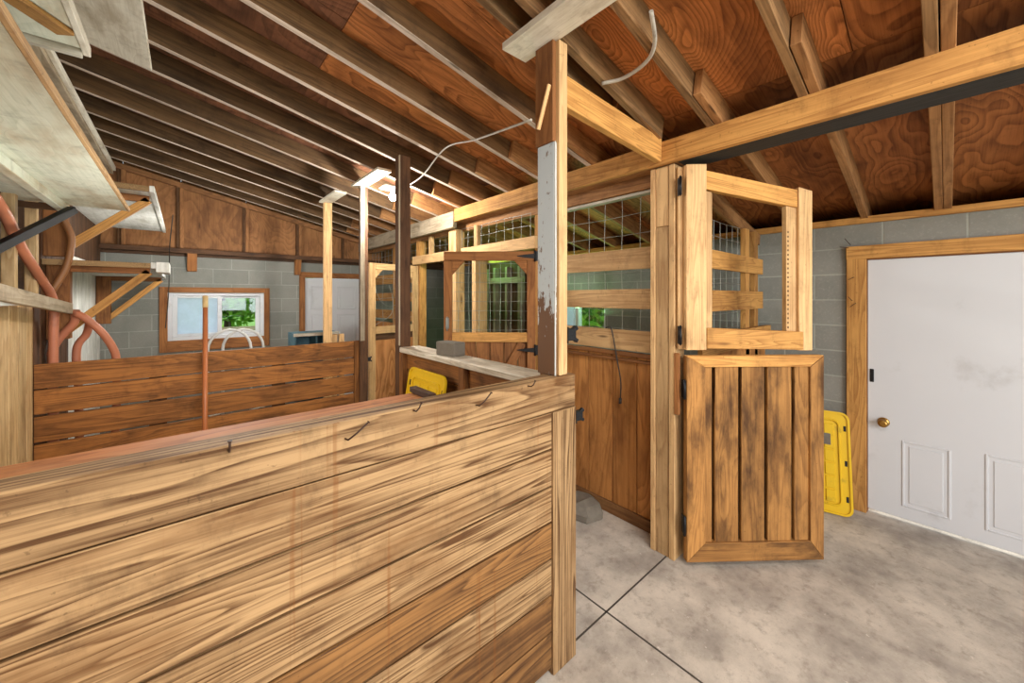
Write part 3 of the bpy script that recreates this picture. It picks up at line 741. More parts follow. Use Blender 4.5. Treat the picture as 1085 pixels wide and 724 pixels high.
# upper leaf, top slopes with the roof
o = V((2.318, 1.055, 0)); P = leafframe(o, dv)
t = thing('stable_door_upper_leaf', 'open mesh upper stable door leaf with a sloping top rail', 'door leaf', o, math.atan2(dv.y, dv.x))
nn = (P(0, 1, 0) - P(0, 0, 0)); zb, ztl = 1.325, 2.455; slp = -.21; zt = lambda x: ztl + slp * x
m = MB(); m.prism([P(0, -.02, zb), P(.125, -.02, zb), P(.125, -.02, zt(.125) + .03), P(0, -.02, zt(0))], nn * .045, 1.1, du=up); hs = m.build('hinge_stile', M['lumber'], t)
m = MB(); m.prism([P(-.03, -.045, zb), P(.03, -.045, zb), P(.03, -.045, zt(0)), P(-.03, -.045, zt(0))], nn * .024, 1.0, du=up); m.build('edge_strip', M['lumber'], t)
m = MB(); m.prism([P(.126, -.03, zb + .02), P(.168, -.03, zb + .02), P(.168, -.03, zt(.168) - .13), P(.126, -.03, zt(.126) - .13)], nn * .04, 1.05, du=up); m.build('inner_strip', M['lumber'], hs)
m = MB(); m.prism([P(.126, -.03, zt(.126) - .12), P(.70, -.03, zt(.70) - .108), P(.70, -.03, zt(.70)), P(.126, -.03, zt(.126) - .005)], nn * .045, 1.2, du=P(1, 0, slp) - P(0, 0, 0)); m.build('top_rail', M['lumber_orange'], t)
m = MB(); m.prism([P(.10, -.055, zt(.126) - .05), P(.74, -.055, zt(.70) - .05), P(.74, -.055, zt(.70) + .012), P(.10, -.055, zt(.126) + .012)], nn * .024, .95, du=P(1, 0, slp) - P(0, 0, 0)); m.build('back_rail', M['red_wood'], t)
m = MB(); m.prism([P(.70, -.02, zb - .005), P(.785, -.02, zb - .005), P(.785, -.02, zt(.74) - .0), P(.70, -.02, zt(.70) + .015)], nn * .045, 1.1, du=up); m.build('latch_stile', M['lumber'], t)
m = MB(); m.prism([P(.635, -.03, zb + .1), P(.699, -.03, zb + .1), P(.699, -.03, zt(.70) - .11), P(.635, -.03, zt(.64) - .11)], nn * .035, 1.0, du=up)
for i in range(22): m.obox(P(.642, .004, zb + .13 + i * .028), P(.652, 0, 0) - P(.642, 0, 0), nn * .002, V((0, 0, .012)), .25)
m.build('perforated_strip', M['lumber'], t, .001)
m = MB(); m.prism([P(.126, -.015, zb + .01), P(.725, -.015, zb + .0), P(.725, -.015, zb + .11), P(.126, -.015, zb + .135)], nn * .045, 1.0, du=dv); m.build('bottom_rail', M['lumber_orange'], t)
butt_hinge(P, -.035, 1.36, t, .11); butt_hinge(P, -.035, 2.27, t, .11)

# ------------------------------------------------------------------ wire mesh helper
def wiremesh(fn, us, vs, r=.0023, wob=.004):
    """fn(u,v)->point ; wires along both families, slightly wavy"""
    m = MB()
    for u in us:
        ph = random.random() * 6
        m.tube([V(fn(u + wob * math.sin(ph + v * 9), v)) for v in vs], r, 5, caps=False)
    for v in vs:
        ph = random.random() * 6
        m.tube([V(fn(u, v + wob * math.sin(ph + u * 9))) for u in us], r, 5, caps=False)
    return m
def frange(a, b, n): return [a + (b - a) * i / n for i in range(n + 1)]

# ------------------------------------------------------------------ partition along the aisle (right side)
t = thing('stall_partition', 'stall partition with three rails, wire mesh and orange boards beside the door post', 'partition', (2.47, 1.85, 0))
b = MB(); ye = [1.275, 1.469, 1.676, 1.899, 2.13, 2.36]
for i in range(5): b.box((2.47, ye[i] + .004, .02), (2.49, ye[i + 1] - .004, 1.24), tv(.12))
for y in ye[1:-1]: b.box((2.485, y - .02, .02), (2.495, y + .02, 1.24), .3)
b.build('board_panel', M['ply_part'], t)
for z in ((1.255, 1.405, .95, 'lumber'), (1.562, 1.705, 1.02, 'lumber'), (1.848, 2.0, .95, 'lumber')):
    b = MB(); b.box((2.446, 1.275, z[0]), (2.468, 2.38, z[1]), z[2]); b.build('rail', M[z[3]], t)
b = MB(); b.box((2.445, 1.275, 1.215), (2.469, 2.38, 1.245), .8); b.box((2.44, 1.275, 1.175), (2.469, 2.38, 1.195), .8); b.build('trim_strip', M['red_wood'], t)
b = MB(); b.box((2.445, 1.275, .0), (2.469, 2.40, .085), .75); b.build('kick_board', M['rafter_new'], t)
m = wiremesh(lambda u, v: (2.478, u, v), frange(1.29, 2.36, 7), frange(1.27, 2.39, 8)); m.build('wire_mesh', M['wire'], t, 0)
b = MB(); b.box((2.445, 1.275, 2.375), (2.50, 2.40, 2.398), .9); b.build('top_strip', M['osb'], t)
# posts and headers of the partition
def ppost(ya, yb, x0, x1, m, label, z1=2.4, tone=1.0):
    b = MB(); b.box((x0, ya, 0), (x1, yb, z1), tone)
    return solo(b, 'partition_post', M[m], label, 'post', 'posts of the aisle partition')
ppost(2.405, 2.48, 2.43, 2.50, 'lumber_orange', 'orange post carrying the strap hinges of the red-brown gate', tone=1.0)
ppost(3.37, 3.44, 2.40, 2.56, 'lumber', 'pale doorway post behind the mesh of the red-brown gate', 2.08)
ppost(3.655, 3.81, 2.33, 2.45, 'lumber', 'thick pale post left of the doorway behind the red-brown gate', 2.42, 1.15)
ppost(4.66, 4.76, 2.40, 2.50, 'lumber_orange', 'post carrying the far mesh door', 2.4)
def header(ya, yb, label, z=(2.085, 2.195), m='lumber'):
    b = MB(); b.box((2.36, ya, z[0]), (2.40, yb, z[1]), 1.1)
    return solo(b, 'door_header', M[m], label, 'header')
header(2.41, 3.60, 'pale header board over the doorway of the red-brown gate')
header(3.815, 4.80, 'pale header board over the dark doorway beside the far mesh door')
b = MB(); b.box((2.41, 2.90, 2.20), (2.45, 2.95, 2.40)); b.box((2.41, 3.46, 2.20), (2.45, 3.51, 2.40)); b.box((2.41, 4.35, 2.20), (2.45, 4.42, 2.40))
t = None
for (ya, lab) in ((3.30, 'short cripple stud above the near doorway header'), (4.30, 'short cripple stud above the dark doorway header')):
    b = MB(); b.box((2.37, ya, 2.197), (2.418, ya + .06, 2.42)); solo(b, 'cripple_stud', M['lumber'], lab, 'stud', 'cripple studs above the headers')
m = wiremesh(lambda u, v: (2.40, u, v), frange(2.5, 3.64, 9), frange(2.196, 2.42, 2)); solo(m, 'wire_mesh', M['wire'], 'welded wire mesh above the red-brown gate doorway', 'wire mesh', bevel=0)
m = wiremesh(lambda u, v: (2.46, u, v), frange(3.83, 6.5, 20), frange(2.2, 2.40, 2)); solo(m, 'wire_mesh', M['wire'], 'welded wire mesh above the far part of the partition', 'wire mesh', bevel=0)
# far part of the partition beyond the mesh door
t = thing('stall_partition', 'far stall partition with brown rails seen through the far mesh door', 'partition', (2.47, 5.7, 0))
b = MB()
for i in range(7): b.box((2.47, 4.78 + i * .255, .02), (2.49, 4.78 + (i + 1) * .255 - .006, 1.24), tv(.15, .8))
b.build('board_panel', M['ply_part'], t)
for z in ((1.3, 1.44), (1.58, 1.71), (1.85, 2.0)):
    b = MB(); b.box((2.446, 4.77, z[0]), (2.468, YF - .14, z[1]), .8); b.build('rail', M['lumber_orange'], t)
b = MB(); b.box((2.43, 5.5, 0), (2.445, 5.6, 2.4), .8); b.build('stud', M['lumber_orange'], t)
# side partition at right angles (behind the upper leaf)
t = thing('stall_partition', 'cross partition with two rails and a sloping rail seen through the open mesh leaf', 'partition', (3.1, 1.06, 0))
for z in ((1.55, 1.694), (1.84, 1.967)):
    b = MB(); b.box((2.50, 1.03, z[0]), (3.74, 1.054, z[1]), 1.0); b.build('rail', M['lumber_orange'], t)
b = MB(); b.box((2.50, 1.02, 1.26), (3.92, 1.054, 1.40), .9); b.build('rail', M['lumber_orange'], t)
b = MB(); b.box((3.40, 1.056, 0), (3.49, 1.096, 2.2), .95); b.build('post', M['lumber_orange'], t)
b = MB(); b.box((3.62, 1.056, 0), (3.70, 1.096, 2.2), .85); b.build('post', M['lumber_orange'], t)
b = MB(); b.beam((2.50, 1.115, 2.42), (3.90, 1.115, 2.16), .036, .1, tone=.9); b.build('sloping_rail', M['rafter_new'], t)
b = MB()
for i in range(7): b.box((2.50 + i * .2, 1.056, .02), (2.50 + (i + 1) * .2 - .006, 1.076, 1.255), tv(.12, .9))
b.build('board_panel', M['ply_part'], t)
m = wiremesh(lambda u, v: (u, 1.10, v), frange(2.52, 3.6, 9), frange(1.3, 2.2, 8)); m.build('wire_mesh', M['wire'], t, 0)

# ------------------------------------------------------------------ swung gates
def strap(P, x0, z, parent, L=.16, side=-1, y=.024):
    m = MB(); s = side
    m.prism([P(x0, y, z - .022), P(x0 + s * L * .55, y, z - .014), P(x0 + s * L, y, z - .003), P(x0 + s * L, y, z + .003), P(x0 + s * L * .55, y, z + .014), P(x0, y, z + .022)], P(0, .006, 0) - P(0, 0, 0))
    m.obox(P(x0 - s * .004, y - .004, z - .045), P(-s * .0 + .03, 0, 0) - P(0, 0, 0), P(0, .008, 0) - P(0, 0, 0), V((0, 0, .09)))
    m.tube([P(x0, y + .006, z - .05), P(x0, y + .006, z + .05)], .008, 8)
    return m.build('strap_hinge', M['black'], parent, 0)
# gate B red-brown: x from free edge (0) to hinge (Wd)
hin = V((2.40, 2.44, 0)); free = V((1.787, 3.0, 0)); dB = (hin - free); Wd = dB.length; dB.normalize()
P = leafframe(free, dB); nn = P(0, 1, 0) - P(0, 0, 0)
t = thing('mesh_gate', 'red-brown gate with corner gussets, wire mesh and black strap hinges', 'gate', free, math.atan2(dB.y, dB.x))
def pc(pts, tone, name, du, mat, y0=-.02, th=.04, par=None):
    m = MB(); m.prism([P(x, y0, z) for x, z in pts], nn * th, tone, du=du); return m.build(name, mat, par or t, .003)
rw = M['red_wood']; zB0, zM0, zM1, zT = .06, 1.24, 1.325, 2.06
pc([(0, zB0), (.075, zB0), (.075, zT - .085), (0, zT - .085)], 1.05, 'free_stile', up, rw)
pc([(Wd - .075, zB0), (Wd, zB0), (Wd, zT - .085), (Wd - .075, zT - .085)], 1.05, 'hinge_stile', up, rw)
pc([(0, zT - .083), (Wd, zT - .083), (Wd, zT), (0, zT)], 1.05, 'top_rail', dB, rw)
pc([(.076, zM0), (Wd - .076, zM0), (Wd - .076, zM1), (.076, zM1)], 1.1, 'middle_rail', dB, M['lumber_orange'])
pc([(.076, zB0), (Wd - .076, zB0), (Wd - .076, zB0 + .1), (.076, zB0 + .1)], 1.0, 'bottom_rail', dB, rw)
pc([(.076, zT - .084), (.19, zT - .084), (.076, zT - .21)], 1.1, 'corner_gusset', dB, rw, -.02, .036)
pc([(Wd - .076, zT - .084), (Wd - .076, zT - .21), (Wd - .19, zT - .084)], 1.1, 'corner_gusset', dB, rw, -.02, .036)
m = MB()
for i in range(6): a = .03 + i * (Wd - .06) / 6; m.obox(P(a + .003, -.04, zB0), P((Wd - .06) / 6 - .006, 0, 0) - P(0, 0, 0), nn * .019, V((0, 0, zM1 - zB0 - .01)), tv(.12, .9))
bp = m.build('board_panel', M['red_wood'], t)
m = MB(); 
for (xa, xb) in ((.12, Wd - .12), (Wd - .12, .12)): m.beam(P(xa, -.006, zB0 + .11), P(xb, -.006, zM0 - .01), .02, .07, up=V((0, 0, 1)), tone=1.05)
m.build('cross_brace', M['red_wood'], bp)
m = wiremesh(lambda u, v: P(u, -.026, v), frange(.03, Wd - .03, 8), frange(zM0 + .02, zT - .02, 9), .0016, .003); m.build('wire_mesh', M['wire'], t, 0)
strap(P, Wd - .005, zT - .045, t); strap(P, Wd - .005, 1.17, t)
m = MB(); m.obox(P(.02, .022, 1.36), P(.03, 0, 0) - P(0, 0, 0), nn * .008, V((0, 0, .1))); m.tube([P(.035, .036, 1.34), P(.035, .036, 1.47)], .006, 8); m.build('bolt_latch', M['wire'], t, .002)
# gate A far mesh door with swirly plywood
free = V((1.70, 4.62, 0)); hin = V((2.39, 4.70, 0)); dA = hin - free; WA = dA.length; dA.normalize()
P = leafframe(free, dA); nn = P(0, 1, 0) - P(0, 0, 0)
t = thing('mesh_gate', 'far pale mesh-topped door with swirly plywood lower panel', 'gate', free, math.atan2(dA.y, dA.x))
lm = M['lumber']; zT = 2.065
pc([(0, .05), (.08, .05), (.08, zT), (0, zT)], 1.1, 'free_stile', up, lm)
pc([(WA - .08, .05), (WA, .05), (WA, zT), (WA - .08, zT)], 1.05, 'hinge_stile', up, lm)
pc([(.081, zT - .08), (WA - .081, zT - .08), (WA - .081, zT), (.081, zT)], 1.1, 'top_rail', dA, lm)
pc([(.081, 1.19), (WA - .081, 1.19), (WA - .081, 1.28), (.081, 1.28)], 1.1, 'middle_rail', dA, lm)
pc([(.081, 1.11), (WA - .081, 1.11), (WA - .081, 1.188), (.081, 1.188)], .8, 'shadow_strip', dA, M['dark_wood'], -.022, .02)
pc([(.081, .05), (WA - .081, .05), (WA - .081, 1.108), (.081, 1.108)], 1.05, 'plywood_panel', up, M['ply_door'], -.01, .018)
pc([(.081, zT - .081), (.18, zT - .081), (.081, zT - .19)], 1.1, 'corner_gusset', dA, lm, -.02, .03)
pc([(WA - .081, zT - .081), (WA - .081, zT - .19), (WA - .18, zT - .081)], 1.1, 'corner_gusset', dA, lm, -.02, .03)
m = wiremesh(lambda u, v: P(u, -.026, v), frange(.05, WA - .05, 4), frange(1.25, zT - .05, 6), .002, .008)
m.tube([P(.1, -.02, 1.30), P(.3, -.01, 1.42), P(.33, -.01, 1.6), P(.28, -.015, 1.8)], .003, 5, smooth_path=4); m.tube([P(.1, -.02, 1.75), P(.16, -.01, 1.6), P(.3, -.012, 1.52), P(.45, -.02, 1.6)], .003, 5, smooth_path=4)
m.build('wire_mesh', M['wire'], t, 0)

# ------------------------------------------------------------------ beyond the partition: studs of the right wall bay
for i, y in enumerate((4.22, 4.52, 4.82, 5.12)):
    b = MB(); b.box((XR - .13, y, 0), (XR - .021, y + .05, 2.12), .65)
    solo(b, 'wall_stud', M['lumber_grey'], 'pale upright stud against the right wall inside the far stall, %s from the window' % ords[i], 'stud', 'studs in the far stall')
b = MB(); b.box((XR - .02, 3.9, 0), (XR, 5.5, 2.2), .7); struct(b.build('trim_13', M['dark_wood'], bevel=0))
b = MB(); b.box((XR - .155, 4.1, 1.86), (XR - .130, 5.3, 1.95), .7); solo(b, 'girt_board', M['lumber_grey'], 'pale horizontal board nailed across the far stall studs', 'board')

# ------------------------------------------------------------------ lamp and cables
t = thing('ceiling_lamp', 'lit bare bulb on a white plate under the rafters behind the dark post', 'lamp', (1.568, 3.62, 2.74))
b = MB(); b.box((1.46, 3.54, zr(1.73) - .02), (1.72, 3.70, zr(1.73) - .001)); b.build('mounting_plate', M['porcelain'], t, .006)
b = MB(); b.lathe((1.568, 3.62, zr(1.6) - .024), (0, 0, -1), [(.055, 0), (.05, .012), (.03, .03), (.024, .045)], 20); sk = b.build('socket', M['porcelain'], t, 0)
b = MB(); b.lathe((1.568, 3.62, zr(1.6) - .07), (0, 0, -1), [(.013, 0), (.016, .012), (.03, .04), (.033, .058), (.028, .076), (.015, .09), (.002, .094)], 20); bl = b.build('bulb', M['bulb'], sk, 0)
b = MB(); b.tube([(1.66, 3.55, zr(1.66) - .02), (1.56, 2.98, 2.70), (1.44, 2.40, 2.735), (1.36, 1.9, 2.62), (1.215, 1.262, 2.47)], .006, 8, smooth_path=8)
solo(b, 'electric_cable', M['cable'], 'dusty grey cable sagging from the ceiling lamp to the painted post', 'cable', bevel=0)
b = MB(); b.tube([(1.42, .78, 2.80), (1.56, .84, 2.768), (1.63, .92, 2.748), (1.66, 1.06, 2.745), (1.62, 1.16, 2.745)], .009, 10, smooth_path=8)
solo(b, 'electric_cable', M['cable'], 'thick grey cable looping between two rafters right of the painted post', 'cable', bevel=0)
b = MB(); b.tube([(2.452, 1.72, 1.41), (2.435, 1.69, 1.42), (2.432, 1.655, 1.40), (2.43, 1.61, 1.2), (2.43, 1.575, 1.02), (2.432, 1.58, .9)], .005, 8, smooth_path=6)
b.tube([(2.432, 1.58, .9), (2.432, 1.582, .86)], .011, 8)
solo(b, 'hanging_cord', M['cord'], 'dark cord hanging over the lowest rail of the orange partition', 'cord', bevel=0)
b = MB(); b.tube([(-.10, 6.0, 2.62), (-.13, 6.2, 2.3), (-.14, 6.46, 2.1), (-.145, 6.5, 1.8), (-.16, 6.51, 1.5), (-.18, 6.52, 1.25)], .005, 6, smooth_path=6)
solo(b, 'hanging_cord', M['cord'], 'thin dark cord hanging at the left edge of the far window', 'cord', bevel=0)

# ------------------------------------------------------------------ left wall: shelves, brackets, hoses
t = thing('wall_shelf', 'large pale green-washed plywood shelf overhead at the left edge', 'shelf', (-.5, 2, 2.2))
b = MB(); b.box((XL + .002, -.6, 2.215), (-.285, 3.55, 2.232), 1.0); sb = b.build('shelf_board', M['osb_green'], t)
b = MB(); b.box((-.284, -.6, 2.212), (-.27, 3.55, 2.236), 1.0); b.build('front_edge', M['lumber'], sb)
b = MB(); b.box((-.575, -.6, 2.165), (-.535, 3.62, 2.214), 1.0); b.build('stringer', M['osb_green'], t)
b = MB(); b.box((XL + .002, 3.56, 2.18), (-.53, 3.60, 2.214), .7) ; b.build('end_cleat', M['dark_wood'], t)
b = MB(); b.beam((-.74, 3.0, 1.83), (-.50, 3.42, 2.17), .04, .04); b.build('brace', M['black'], t)
t = thing('wall_shelf', 'small high greenish shelf above the large shelf at the upper left', 'shelf', (-.5, 1.5, 2.66))
b = MB(); b.box((XL + .002, .3, 2.668), (-.318, 2.33, 2.684), 1.05); b.build('shelf_board', M['osb_green'], t)
b = MB(); b.box((-.317, .3, 2.655), (-.295, 2.36, 2.695), 1.1); b.build('front_edge', M['osb'], t)
b = MB(); b.box((XL + .002, 2.332, 2.64), (-.318, 2.36, 2.69), 1.0); b.build('end_cleat', M['osb'], t)
b = MB(); b.beam((XL + .01, 1.6, 2.655), (-.34, 2.2, 2.655), .06, .022, tone=.7); b.build('diagonal_batten', M['lumber_orange'], t)
b = MB(); b.obox((XL + .1, 1.2, zr(XL + .1) - .022), sd * .50, V((0, 2.25, 0)), sn * .018, 1.0)
solo(b, 'ceiling_panel', M['osb'], 'pale scrap panel nailed under the rafters at the upper left', 'panel')
t = thing('wall_plate', 'dusty grey-purple plate beam along the top of the left wall', 'beam', (-.7, 4, 3.1))
b = MB(); b.box((XL + .002, YB - .8, 3.12), (-.64, YF - .05, 3.255), 1.0); b.build('plate', M['lumber_grey'], t)
b = MB(); b.box((-.639, 2.4, 3.15), (-.615, YF - .1, 3.20), 1.2); b.build('ledger_strip', M['osb'], t)
for i, y in enumerate((2.45, 2.95, 3.35, 3.75, 4.3)):
    b = MB(); b.box((XL + .001, y, 1.605 if y < 3.95 else 2.31), (-.70, y + .05, 3.118), tv(.2, 1.0)); solo(b, 'wall_stud', M['tan_board' if i in (2, 3) else 'rafter_new'], 'upright stud on the left wall above the low boards, %s from the near end' % ords[i], 'stud', 'left wall studs')
# middle (upper) far shelf with bracket
def far_shelf(label, z, y0, y1, xf, mat, yb, tip, foot):
    t = thing('bracket_shelf', label, 'shelf', (-.5, (y0 + y1) / 2, z))
    m = MB(); m.box((XL + .002, y0 + .03, z), (xf, y1, z + .016), 1.05); m.build('shelf_board', mat, t)
    m = MB(); m.box((xf + .001, y0, z - .012), (xf + .03, y1, z + .035), 1.0); m.build('front_edge', M['white_board'], t)
    m = MB(); m.box((XL + .002, y0, z - .01), (xf - .0, y0 + .028, z + .03), 1.0); m.build('end_board', M['chip'], t)
    for i, y in enumerate(yb):
        m = MB(); m.box((XL + .06, y, z - .05), (xf - .01, y + .04, z - .001), 1.0); m.build('bracket_arm', M['red_wood'], t)
        m = MB(); m.beam((foot[0], y + .02, foot[1]), (tip[0], y + .02, tip[1]), .04, .055, up=(0, 0, 1), tone=1.05); m.build('bracket_brace', M['lumber_orange'], t)
        m = MB(); m.box((XL + .001, y - .02, foot[1] - .06), (foot[0] + .02, y + .06, z - .001), .8); m.build('bracket_leg', M['red_wood'], t)
    return t
far_shelf('upper white wall shelf with wooden brackets toward the far corner', 2.455, 3.95, 6.35, -.20, M['white_board'], (4.18,), (-.215, 2.425), (-.655, 2.0))
ls = far_shelf('lower wall shelf with crumbling edge and wooden brackets left of the far window', 1.885, 4.12, 6.45, -.20, M['white_board'], (4.26, 6.3), (-.215, 1.855), (-.655, 1.40))
b = MB(); b.box((-.169, 4.115, 1.845), (-.09, 4.5, 1.925), 1.05); b.build('corner_block', M['white_board'], ls)
t = thing('sloping_board', 'pale sloping board along the left wall holding the red hoses', 'board', (-.63, 3.0, 1.65))
b = MB(); b.beam((-.64, 2.0, 1.735), (-.61, 4.08, 1.565), .025, .075, tone=1.0); b.build('board', M['lumber_grey'], t)
for yy in (2.2, 3.1):
    b = MB(); b.box((XL, yy, 1.735 - (yy - 2.0) * .0817 - .025), (-.638, yy + .04, 1.735 - (yy - 2.0) * .0817 + .02)); b.build('cleat', M['lumber'], t)
b = MB(); b.box((XL + .001, 2.3, 1.605), (-.655, 3.3, 1.64), 1.0); solo(b, 'sill_board', M['white_board'], 'whitish sill on top of the low left wall boards', 'sill')
def hose(pts, r, mat, label):
    m = MB(); m.tube(pts, r, 12, smooth_path=8); return solo(m, 'hose', M[mat], label, 'hose', 'hoses at the left wall', bevel=0)
hose([(-.69, 2.95, 2.15), (-.695, 3.2, 2.06), (-.69, 3.4, 1.925), (-.685, 3.7, 1.79), (-.68, 3.98, 1.66), (-.676, 4.03, 1.55), (-.678, 4.03, 1.40), (-.68, 4.03, .9), (-.68, 4.03, .03)], .024, 'hose', 'red hose sweeping down from the large shelf along the left wall')
hose([(-.42, 4.16, .04), (-.39, 4.16, .8), (-.391, 4.16, 1.144), (-.405, 4.15, 1.25), (-.455, 4.13, 1.37), (-.53, 4.11, 1.48), (-.585, 4.12, 1.528)], .024, 'hose', 'red hose arching over the sloping board and down behind the back stall wall')
hose([(-.60, 4.18, 1.55), (-.61, 4.20, 1.46), (-.68, 4.21, 1.35), (-.715, 4.21, 1.25), (-.712, 4.21, 1.1), (-.70, 4.21, .04)], .025, 'hose', 'red hose loop bending left behind the back stall wall')
hose([(-.55, 4.35, 1.46), (-.57, 4.36, 1.36), (-.62, 4.36, 1.24), (-.61, 4.36, .9), (-.60, 4.36, .04)], .024, 'hose', 'short red hose behind the other hoses at the left wall')
hose([(-.64, 4.06, 2.2), (-.605, 4.07, 2.08), (-.61, 4.07, 1.96), (-.63, 4.07, 1.85), (-.665, 4.06, 1.75), (-.695, 4.06, 1.68)], .02, 'tan_hose', 'tan hose hanging beside the upper bracket')

# corbels on far wall
for (xa, xb, lab) in ((.03, .13, 'short brown corbel block under the far ledge above the window'), (1.28, 1.36, 'short brown corbel block under the far ledge beside the far door')):
    b = MB(); b.prism([(xa, YF - .12, 2.215), (xa, YF, 2.215), (xa, YF, 1.985), (xa, YF - .06, 1.985)], (xb - xa, 0, 0), 1.0, du=(0, 0, 1)); solo(b, 'corbel', M['red_wood'], lab, 'corbel')

# ------------------------------------------------------------------ objects in the stalls
t = thing('manure_fork', 'long-handled tool leaning on the brown back stall wall', 'tool', (.05, 3.4, 0))
b = MB(); b.tube([(.11, 3.42, .12), (.128, 3.885, 1.56)], .017, 12); hd = b.build('handle', M['handle'], t, 0)
b = MB(); b.tube([(.128, 3.885, 1.56), (.129, 3.915, 1.655)], .0185, 12); b.build('handle_tip', M['pale_tip'], hd, 0)
b = MB(); b.tube([(.108, 3.36, .02), (.109, 3.40, .08), (.11, 3.425, .14)], .02, 10)
for i in range(5): b.tube([(.11, 3.40, .075), (.03 + i * .04, 3.36, .05), (.02 + i * .045, 3.2, .012)], .005, 6)
b.build('fork_head', M['black'], t, 0)
t = thing('hoop_feeder', 'white tubular hoops standing behind the back stall wall below the far window', 'feeder', (.38, 4.7, 0))
def hoop(cx, cy, w, z):
    m = MB(); pts = [(cx - w, cy, .0), (cx - w, cy, z - w * 1.1)] + [(cx - w * math.cos(a), cy, z - w * 1.1 + w * 1.1 * math.sin(a)) for a in [math.pi * k / 12 for k in range(1, 12)]] + [(cx + w, cy, z - w * 1.1), (cx + w, cy, 0)]
    m.tube(pts, .013, 10); return m
hoop(.34, 4.62, .17, 1.325).build('hoop', M['hoop'], t, 0); hoop(.46, 4.72, .17, 1.315).build('hoop', M['hoop'], t, 0)
m = MB(); m.tube([(.17, 4.62, .5), (.29, 4.72, .5)], .012, 8); m.tube([(.51, 4.62, .5), (.63, 4.72, .5)], .012, 8); m.build('cross_bar', M['hoop'], t, 0)
t = thing('pigeonhole_cabinet', 'weathered teal open-front cabinet behind the back stall wall', 'cabinet', (1.15, 5.3, 0))
x0, x1, y0, y1, zt = 1.0, 1.5, 5.15, 5.5, 1.20
b = MB(); b.box((x0, y0, zt - .02), (x1, y1, zt)); b.box((x0, y0, .05), (x0 + .02, y1, zt - .021)); b.box((x1 - .02, y0, .05), (x1, y1, zt - .021)); b.box((x0 + .24, y0 + .01, .05), (x0 + .26, y1, zt - .021)); b.box((x0, y1 - .01, .05), (x1, y1 + .005, zt - .021)); b.box((x0, y0, 0), (x1, y1, .049))
for z in (.4, .8): b.box((x0 + .021, y0 + .01, z), (x0 + .239, y1 - .011, z + .018)); b.box((x0 + .261, y0 + .01, z), (x1 - .021, y1 - .011, z + .018))
b.build('carcass', M['teal'], t); b = MB(); b.box((x0 - .01, y0 - .014, zt - .035), (x1 + .01, y0 - .001, zt + .004)); b.build('top_trim', M['grey_cap'], t)
# stone by the partition
m = MB(); random.seed(3)
base = [(2.20, 1.70), (2.34, 1.66), (2.42, 1.80), (2.36, 1.97), (2.22, 1.95), (2.16, 1.82)]
m.prism([V((x, y, 0)) for x, y in base], (0.0, 0, .001)); m.v.clear(); m.f.clear(); m.uv.clear(); m.t.clear(); m.m.clear(); m.sm.clear()
cx, cy = 2.29, 1.83; rings = [(1., 0.), (1.03, .045), (.8, .10), (.45, .125)]
for s_, z in rings:
    for x, y in base: m.v.append(V((cx + (x - cx) * s_ + random.uniform(-.012, .012), cy + (y - cy) * s_ + random.uniform(-.012, .012), z + (random.uniform(-.012, .012) if z else 0))))
for r in range(3):
    for k in range(6):
        k2 = (k + 1) % 6; m.face([r * 6 + k, r * 6 + k2, (r + 1) * 6 + k2, (r + 1) * 6 + k], [(0, 0)] * 4, 1.0)
m.face([18 + k for k in range(6)], [(0, 0)] * 6, 1.0); m.face([k for k in range(6)][::-1], [(0, 0)] * 6, 1.0)
solo(m, 'stone', M['cast'], 'rough grey stone on the floor at the foot of the orange partition', 'stone', bevel=.01)

# ------------------------------------------------------------------ outside
def tree(x, y, h, r, mat, label, n=2200, seed=1, low=.36):
    random.seed(seed)
    t = thing('tree', label, 'tree', (x, y, -.15), 0, 'trees outside')
    m = MB(); m.tube([(x, y, -.2), (x + .05, y, h * .3), (x, y + .05, h * .6), (x + .05, y, h * .9)], [h * .035, h * .01], 10, smooth_path=4)
    for k in range(7):
        a = k * 2.4; z = h * (.35 + .07 * k); m.tube([(x, y, z), (x + math.cos(a) * r * .4, y + math.sin(a) * r * .4, z + r * .2), (x + math.cos(a) * r * .8, y + math.sin(a) * r * .8, z + r * .3)], [h * .012, h * .003], 6)
    m.build('trunk', M['bark'], t, 0)
    m = MB(); clumps = [(random.gauss(0, .5) * r, random.gauss(0, .5) * r, h * random.uniform(low, 1.0)) for _ in range(26)]
    for i in range(n):
        c = random.choice(clumps); p = V((x + c[0] + random.gauss(0, r * .17), y + c[1] + random.gauss(0, r * .17), c[2] + random.gauss(0, r * .12)))
        a = V((random.gauss(0, 1), random.gauss(0, 1), random.gauss(0, .6))).normalized(); c2 = a.orthogonal().normalized(); s_ = random.uniform(.09, .17)
        bi = len(m.v); m.v += [p - a * s_, p + c2 * s_ * .5, p + a * s_, p - c2 * s_ * .5]; m.face([bi, bi + 1, bi + 2, bi + 3], [(0, 0)] * 4, 1.0)
    m.build('foliage', mat, t, 0)
tree(1.0, 14.9, 3.6, 1.9, M['leaf'], 'leafy green tree with a dark trunk outside the far window', 3600, 4, .32)
tree(3.6, 24.0, 6.0, 3.0, M['leaf_light'], 'light green tree in the distance right of the dark-trunked tree', 3000, 5, .12)
tree(-3.6, 23.0, 6.0, 3.0, M['leaf_light'], 'light green tree in the distance left of the dark-trunked tree', 3000, 6, .12)
tree(7.4, 5.9, 3.0, 1.3, M['leaf'], 'green bushy tree outside the small right-wall window', 2600, 8, .15)
t = thing('rail_fence', 'grey rail fence on the lawn outside the far window', 'fence', (1.5, 12.5, -.15))
for k in range(5):
    b = MB(); b.box((-2 + k * 2, 12.45, -.2), (-1.9 + k * 2, 12.55, 1.0)); b.build('post', M['lumber_grey'], t)
